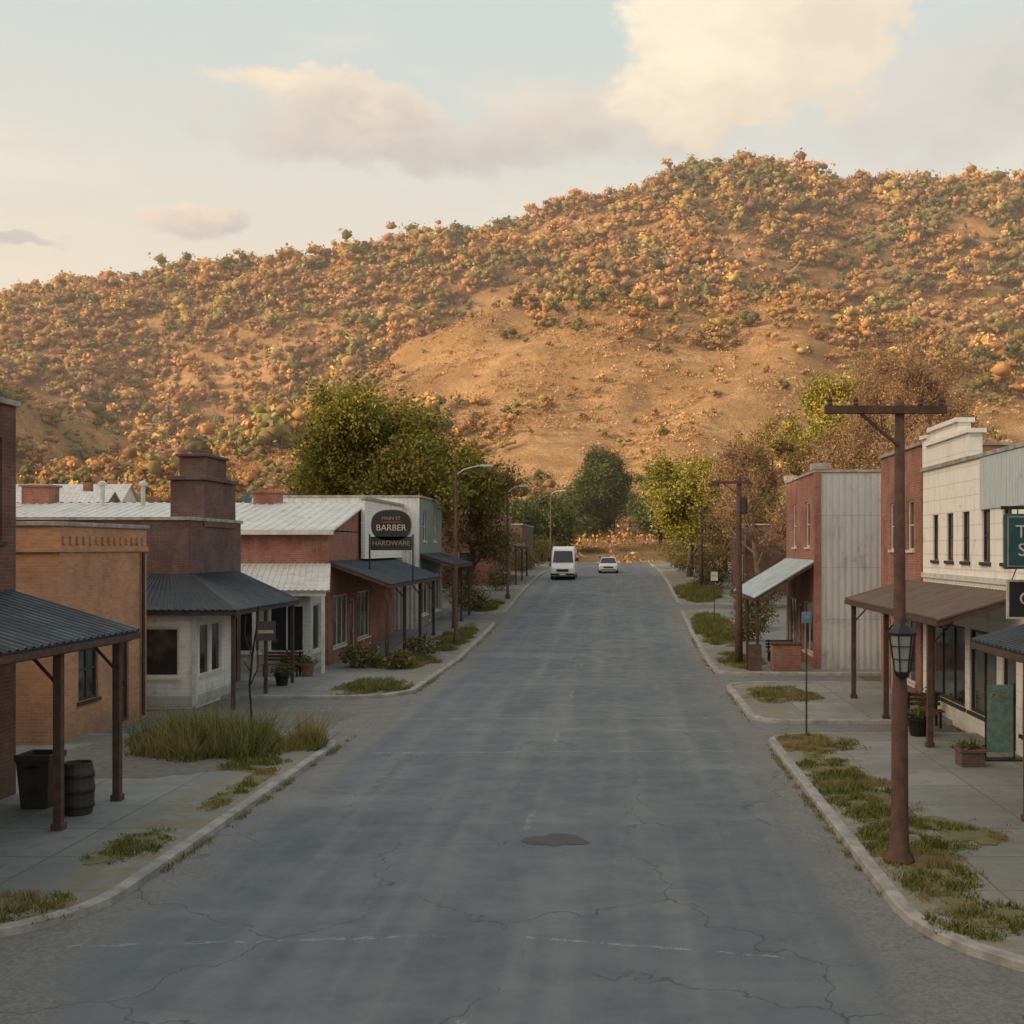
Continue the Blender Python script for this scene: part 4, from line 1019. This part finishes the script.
def pot(x, y, r, h, mat, seed=0):
    g = gz(y) + .12; e = empty('flower_pot', (x, y, g)); mb = MB()
    mb.lathe(x, y, [(r * .65, g), (r * .9, g + h * .8), (r * 1.05, g + h * .82), (r * 1.05, g + h), (r * .9, g + h), (r * .85, g + h * .9)], 14); mb.obj('pot', mat, e)
    n = 260; C = npr.normal(0, 1, (n, 3)) * np.array([r * .6, r * .6, .13]); C[:, 2] = np.abs(C[:, 2]) + h
    leafobj('plant', C, npr.uniform(.06, .14, n), palette(n, [(.10, .13, .045), (.17, .17, .06), (.30, .11, .08)], (4, 3, 1)), M_leaf, e)
pot(7.75, 29.6, .3, .5, M_black); pot(-12.0, 40.4, .28, .45, M_black); pot(-11.9, 43.3, .3, .5, M_terra); pot(8.9, 33, .28, .45, M_terra)
e = empty('brick_planter', (7.85, 25.6, .12)); mb = MB(); mb.box(7.6, 8.12, 25.3, 25.8, .12, .45); mb.box(7.56, 8.16, 25.26, 25.84, .45, .5); mb.obj('box', M_brown, e)
n = 300; C = npr.normal(0, 1, (n, 3)) * np.array([.15, .15, .08]); C[:, 2] = np.abs(C[:, 2]) + .38
leafobj('plant', C, npr.uniform(.05, .12, n), palette(n, [(.10, .13, .05), (.2, .18, .08), (.09, .1, .05)], (4, 3, 1)), M_leaf, e)
e = empty('brick_kiosk_base', (6.6, 47.6, .12)); mb = MB(); mb.box(6.05, 7.15, 45.0, 45.7, .12, 1.15); mb.obj('brickwork', M_redbrick, e); mb = MB(); mb.box(6.0, 7.2, 44.95, 45.75, 1.15, 1.24); mb.obj('cap', M_wood, e, bevel=.01)
e = empty('sidewalk_banner', (8.75, 26.2, .12)); mb = MB(); mb.box(8.45, 9.05, 26.18, 26.22, .3, 1.85); mb.obj('panel', plain('teal_banner', (.075, .19, .175), .6, var=.6, scale=5, c2=(.20, .27, .24)), e)
mb = MB(); mb.tube((8.42, 26.2, .12), (8.42, 26.2, 1.9), .02, .02, 6); mb.tube((9.08, 26.2, .12), (9.08, 26.2, 1.9), .02, .02, 6); mb.box(8.2, 9.3, 26.0, 26.4, .12, .15); mb.obj('frame', M_black, e)
text(e, "Open", (8.75, 26.165, 1.6), .2, 0, M_dimtxt)
e = empty('hanging_shop_sign', (7.6, 20.6, 5.1))
mb = MB(); mb.box(6.95, 8.4, 20.55, 20.65, 4.62, 5.62); mb.obj('board', M_tealsign, e, bevel=.02)
mb = MB(); mb.box(6.99, 8.36, 20.535, 20.548, 4.66, 5.58); mb.obj('rim', M_dimtxt, e)
mb = MB(); mb.box(7.02, 8.33, 20.525, 20.534, 4.69, 5.55); mb.obj('field', M_tealsign, e)
mb = MB(); mb.box(6.9, 9.3, 20.57, 20.63, 5.70, 5.76); mb.tube((7.2, 20.6, 5.7), (7.2, 20.6, 5.6), .012, .012, 5); mb.tube((8.1, 20.6, 5.7), (8.1, 20.6, 5.6), .012, .012, 5); mb.obj('bracket', M_black, e)
text(e, "TOWN\nSTORE", (7.67, 20.518, 5.12), .33, 0, M_signtxt)
e = empty('small_hanging_sign', (7.5, 20.9, 4.1))
mb = MB(); mb.box(7.1, 8.3, 20.87, 20.93, 3.7, 4.42); mb.obj('board', M_signtxt, e); mb = MB(); mb.box(7.14, 8.26, 20.86, 20.869, 3.74, 4.38); mb.obj('field', M_blacksign, e)
text(e, "CAFE", (7.7, 20.85, 4.06), .33, 0, M_signtxt)
mb = MB(); mb.tube((7.2, 20.9, 4.42), (7.2, 20.62, 4.66), .01, .01, 5); mb.tube((8.1, 20.9, 4.42), (8.1, 20.62, 4.66), .01, .01, 5); mb.obj('hangers', M_black, e)
def bench(x, y, ang=0, L=1.5):
    g = gz(y) + .12; e = empty('park_bench', (x, y, g)); mb = MB()
    for i in range(4): mb.box(x - L / 2, x + L / 2, y - .22 + i * .12, y - .13 + i * .12, g + .43, g + .46)
    for i in range(3): mb.box(x - L / 2, x + L / 2, y + .27, y + .3, g + .55 + i * .13, g + .64 + i * .13)
    mb.obj('slats', M_wood, e)
    mb = MB()
    for k in (-1, 1):
        xx = x + k * (L / 2 - .12)
        mb.box(xx - .03, xx + .03, y - .22, y - .16, g, g + .43); mb.box(xx - .03, xx + .03, y + .2, y + .268, g, g + .92); mb.box(xx - .03, xx + .03, y - .16, y + .2, g + .37, g + .43)
    mb.obj('legs', M_black, e)
bench(-12.9, 43.4); bench(6.9, 49.0, 0, 1.2); bench(8.3, 31.0, 0, 1.)
e = empty('chalkboard_sign', (5.6, 44.9, .12)); mb = MB()
mb.add([(5.1, 45.2, .12), (5.65, 45.2, .12), (5.65, 45.45, 1.15), (5.1, 45.45, 1.15), (5.1, 45.7, .12), (5.65, 45.7, .12)], [(0, 1, 2, 3), (4, 5, 2, 3)]); mb.obj('boards', M_wood, e)

# ------------------------------------------------------------------ VEHICLES
def wheels(e, x, ys, hw, r, g):
    mb = MB()
    for yy in ys:
        for s in (-1, 1):
            xo = x + s * hw
            mb.tube((xo - s * .22, yy, g + r), (xo + s * .005, yy, g + r), r, r, 20, 0); mb.tube((xo + s * .006, yy, g + r), (xo + s * .02, yy, g + r), r * .6, r * .5, 14, 1)
    mb.obj('wheels', [M_tyre, M_chrome], e)
def loft(mb, st, mi=0):
    k = len(st[0][1]); vs = [(p[0], y, p[1]) for y, sec in st for p in sec]
    fs = [(j * k + i, j * k + (i + 1) % k, (j + 1) * k + (i + 1) % k, (j + 1) * k + i) for j in range(len(st) - 1) for i in range(k)]
    fs += [tuple(range(k)), tuple(range((len(st) - 1) * k, len(st) * k))]; mb.add(vs, fs, mi)
def sec(x, hw, z0, z1, tw=.9): return [(x - hw * .92, z0), (x + hw * .92, z0), (x + hw, z0 + (z1 - z0) * .3), (x + hw, z0 + (z1 - z0) * .72), (x + hw * tw, z1), (x - hw * tw, z1), (x - hw, z0 + (z1 - z0) * .72), (x - hw, z0 + (z1 - z0) * .3)]
def van(x, y):
    g = gz(y) + .03; e = empty('white_van', (x, y, g)); mb = MB()
    loft(mb, [(y, sec(x, .92, g + .38, g + .95)), (y + .15, sec(x, 1.02, g + .3, g + 1.2)), (y + .9, sec(x, 1.05, g + .3, g + 1.4)), (y + 5.3, sec(x, 1.05, g + .3, g + 1.45)), (y + 5.5, sec(x, 1.0, g + .4, g + 1.4))])
    loft(mb, [(y + .85, sec(x, .98, g + 1.3, g + 1.42, .95)), (y + 1.55, sec(x, 1.0, g + 1.3, g + 2.6, .86)), (y + 2.1, sec(x, 1.03, g + 1.3, g + 2.8, .88)), (y + 5.3, sec(x, 1.03, g + 1.3, g + 2.8, .88)), (y + 5.45, sec(x, 1.0, g + 1.35, g + 2.6, .86))])
    mb.obj('body', M_carw, e, bevel=.04)
    mb = MB(); mb.add([(x - .86, y + .81, g + 1.47), (x + .86, y + .81, g + 1.47), (x + .76, y + 1.4, g + 2.42), (x - .76, y + 1.4, g + 2.42)], [(0, 1, 2, 3)])
    for s in (-1, 1): mb.add([(x + s * 1.056, y + 1.4, g + 1.5), (x + s * 1.056, y + 2.5, g + 1.5), (x + s * 1.04, y + 2.4, g + 2.2), (x + s * 1.04, y + 1.8, g + 2.2)], [(0, 1, 2, 3)])
    mb.obj('windscreen_and_windows', M_cargl, e)
    mb = MB(); mb.box(x - .5, x + .5, y - .03, y + .05, g + .68, g + .9); mb.box(x - .98, x + .98, y - .08, y + .1, g + .38, g + .56)
    for s in (-1, 1): mb.box(min(x + s * 1.08, x + s * 1.3), max(x + s * 1.08, x + s * 1.3), y + 1.3, y + 1.38, g + 1.55, g + 1.85)
    mb.obj('grille_bumper_mirrors', M_black, e)
    mb = MB()
    for s in (-1, 1): mb.box(x + s * .74 - .16, x + s * .74 + .16, y - .02, y + .06, g + .7, g + .92)
    mb.box(x - .26, x + .26, y - .095, y - .082, g + .41, g + .52); mb.obj('headlamps_and_plate', M_head, e)
    wheels(e, x, (y + 1.0, y + 4.4), 1.03, .37, g)
def car(x, y):
    g = gz(y) + .03; e = empty('white_sedan', (x, y, g)); mb = MB()
    loft(mb, [(y, sec(x, .78, g + .3, g + .68)), (y + .2, sec(x, .88, g + .22, g + .78)), (y + 1.2, sec(x, .92, g + .2, g + .93)), (y + 3.6, sec(x, .92, g + .2, g + .97)), (y + 4.4, sec(x, .88, g + .22, g + .92)), (y + 4.55, sec(x, .8, g + .32, g + .85))])
    mb.obj('body', M_carw, e, bevel=.04)
    mb = MB(); loft(mb, [(y + 1.1, sec(x, .80, g + .85, g + .94, .97)), (y + 1.85, sec(x, .80, g + .85, g + 1.42, .78)), (y + 3.0, sec(x, .80, g + .85, g + 1.44, .78)), (y + 3.9, sec(x, .78, g + .85, g + .97, .95))]); mb.obj('cabin_glass', M_cargl, e)
    mb = MB(); loft(mb, [(y + 1.75, sec(x, .66, g + 1.4, g + 1.45, .9)), (y + 2.2, sec(x, .68, g + 1.4, g + 1.49, .85)), (y + 3.1, sec(x, .66, g + 1.38, g + 1.46, .9))])
    for s in (-1, 1):
        mb.tube((x + s * .79, y + 1.12, g + .93), (x + s * .63, y + 1.82, g + 1.42), .03, .03, 5); mb.tube((x + s * .76, y + 3.9, g + .95), (x + s * .62, y + 3.05, g + 1.42), .035, .035, 5); mb.tube((x + s * .82, y + 2.45, g + .95), (x + s * .66, y + 2.45, g + 1.42), .03, .03, 5)
        mb.box(min(x + s * .9, x + s * 1.05), max(x + s * .9, x + s * 1.05), y + 1.4, y + 1.5, g + .92, g + 1.05)
    mb.obj('roof_and_pillars', M_carw, e)
    mb = MB(); mb.box(x - .45, x + .45, y - .02, y + .03, g + .48, g + .62); mb.box(x - .7, x + .7, y - .015, y + .03, g + .3, g + .38); mb.obj('grille', M_black, e)
    mb = MB()
    for s in (-1, 1): mb.box(x + s * .64 - .14, x + s * .64 + .14, y - .012, y + .05, g + .52, g + .66)
    mb.obj('headlamps', M_head, e)
    wheels(e, x, (y + .85, y + 3.65), .91, .32, g)
van(-4.8, 95); car(-1.1, 106)

# ------------------------------------------------------------------ evening haze lying over the valley and hill (real scattering air)
hm = bpy.data.materials.new('haze'); hm.use_nodes = True; t = NT(hm.node_tree)
t.n.remove(t.n['Principled BSDF'])
vs_ = t.node('ShaderNodeVolumeScatter'); t.put(vs_.inputs['Color'], (.97, .95, .92)); vs_.inputs['Density'].default_value = .00034; vs_.inputs['Anisotropy'].default_value = 0.
t.l.new(vs_.outputs[0], t.n['Material Output'].inputs['Volume'])
mb = MB(); mb.box(-350, 270, 112, 640, -5, 260); mb.obj('haze', hm)

# ------------------------------------------------------------------ SKY, SUN, CAMERA
az = math.atan2(sdir.x, sdir.y)
w = bpy.data.worlds.new("World"); sc.world = w; w.use_nodes = True
t = NT(w.node_tree); bg = w.node_tree.nodes['Background']
sky = t.node('ShaderNodeTexSky'); sky.sky_type = 'NISHITA'; sky.sun_disc = False
sky.sun_elevation = R(SUN_EL); sky.sun_rotation = az; sky.air_density = 1.0; sky.dust_density = 1.5; sky.ozone_density = 1.0
g = t.node('ShaderNodeTexCoord').outputs['Generated']
o = t.xyz(g)
u = t.math('ARCTAN2', o[0], o[1]); v = o[2]
uv = t.comb(u, t.math('MULTIPLY', v, 1.6))
nz = t.node('ShaderNodeTexNoise'); t.l.new(uv, nz.inputs['Vector']); nz.inputs['Scale'].default_value = 9; nz.inputs['Detail'].default_value = 5; nz.inputs['Roughness'].default_value = .6
nc = t.node('ShaderNodeSeparateColor'); t.l.new(nz.outputs['Color'], nc.inputs[0])
n1 = t.math('SUBTRACT', nc.outputs[0], .5); n2 = t.math('SUBTRACT', nc.outputs[1], .5); n3 = t.math('SUBTRACT', nc.outputs[2], .5)
uu = t.math('ADD', u, t.math('MULTIPLY', n1, .12)); vv = t.math('ADD', v, t.math('MULTIPLY', n2, .085))
veil = t.mix(t.ss(v, .16, .44), (6.4, 5.35, 4.1), (4.45, 5.0, 4.9))
veil = t.mix(t.ss(v, .5, .95), veil, (3.7, 4.4, 5.1))
col = t.mix(.88, sky.outputs[0], veil)
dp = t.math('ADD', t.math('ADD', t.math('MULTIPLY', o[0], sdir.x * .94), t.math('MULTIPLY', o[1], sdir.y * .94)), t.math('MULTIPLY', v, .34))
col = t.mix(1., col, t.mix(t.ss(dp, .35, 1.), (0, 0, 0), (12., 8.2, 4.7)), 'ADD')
wisp = t.noise(t.comb(u, t.math('MULTIPLY', v, 4.)), 3.2, 4, .6)
col = t.mix(t.math('MULTIPLY', t.ss(wisp, .50, .74), .5), col, (6.1, 5.45, 4.5))
LIT = (6.9, 6.1, 4.7); MID = (5.7, 4.8, 3.8); DK = (3.9, 3.9, 3.8)
def cl(uc, vc, ru, rv, lit, dk, soft=.6, op=.9, na=1.9):
    global col
    a = t.math('DIVIDE', t.math('SUBTRACT', uu, uc), ru); b_ = t.math('DIVIDE', t.math('SUBTRACT', vv, vc), rv)
    r2 = t.math('ADD', t.math('MULTIPLY', a, a), t.math('MULTIPLY', b_, b_))
    f = t.math('ADD', t.math('SUBTRACT', 1., r2), t.math('MULTIPLY', n3, na))
    m = t.math('MULTIPLY', t.ss(f, 0., soft), op)
    sh = t.math('ADD', t.math('SUBTRACT', t.math('MULTIPLY', b_, .55), t.math('MULTIPLY', a, .3)), t.math('MULTIPLY', n1, 2.4))
    c = t.mix(t.ss(sh, -.6, .5), dk, lit)
    col = t.mix(m, col, c)
def pos(px, py):
    X = (px - 620) / 1138; Z = (548 - py) / 1138; n = math.sqrt(X * X + 1 + Z * Z); return math.atan2(X, 1), Z / n
def C(px, py, rx, ry, *a, **k):
    q = pos(px, py); cl(q[0], q[1], rx / 1200, ry / 1330, *a, **k)
C(970, 95, 200, 85, (4.8, 4.6, 4.3), DK, soft=.9, op=.85)
C(620, 110, 200, 50, MID, (4.5, 4.1, 3.7), soft=1.1, op=.8)
C(750, 50, 160, 85, LIT, MID, soft=.4, op=.97)
C(690, 95, 120, 42, LIT, MID, soft=.6, op=.85)
C(820, -10, 110, 60, LIT, MID, soft=.4, op=.95)
C(430, 138, 270, 38, (5.1, 4.4, 3.7), (3.8, 3.55, 3.35), soft=1.0, op=.88)
C(340, 100, 150, 24, (6.6, 5.4, 4.1), (4.3, 3.9, 3.5), soft=.8, op=.9)
C(190, 218, 60, 24, (6.5, 5.0, 3.8), (3.7, 3.4, 3.3), soft=.9, op=.85)
C(40, 228, 46, 10, (3.6, 3.5, 3.4), (3.2, 3.2, 3.2), soft=.9, op=.75)
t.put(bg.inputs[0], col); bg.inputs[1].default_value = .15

sl = bpy.data.lights.new('sun', 'SUN'); sl.energy = 5.0; sl.angle = R(.5); sl.color = (1, .76, .46)
so = bpy.data.objects.new('sun', sl); COL.objects.link(so)
ddir = Vector((sdir.x * math.cos(R(SUN_EL)), sdir.y * math.cos(R(SUN_EL)), math.sin(R(SUN_EL))))
so.rotation_euler = ddir.to_track_quat('Z', 'Y').to_euler(); so.location = ddir * 100

cam = bpy.data.cameras.new('camera'); co = bpy.data.objects.new('camera', cam); COL.objects.link(co)
co.location = (0, 0, 5); co.rotation_euler = (R(90), 0, 0)
cam.lens = 40; cam.sensor_width = 36; cam.shift_x = -108 / 1024; cam.shift_y = 36 / 1024
cam.clip_start = .1; cam.clip_end = 12000
sc.camera = co
sc.view_settings.view_transform = 'Standard'; sc.view_settings.look = 'None'; sc.view_settings.exposure = 0
print('done')
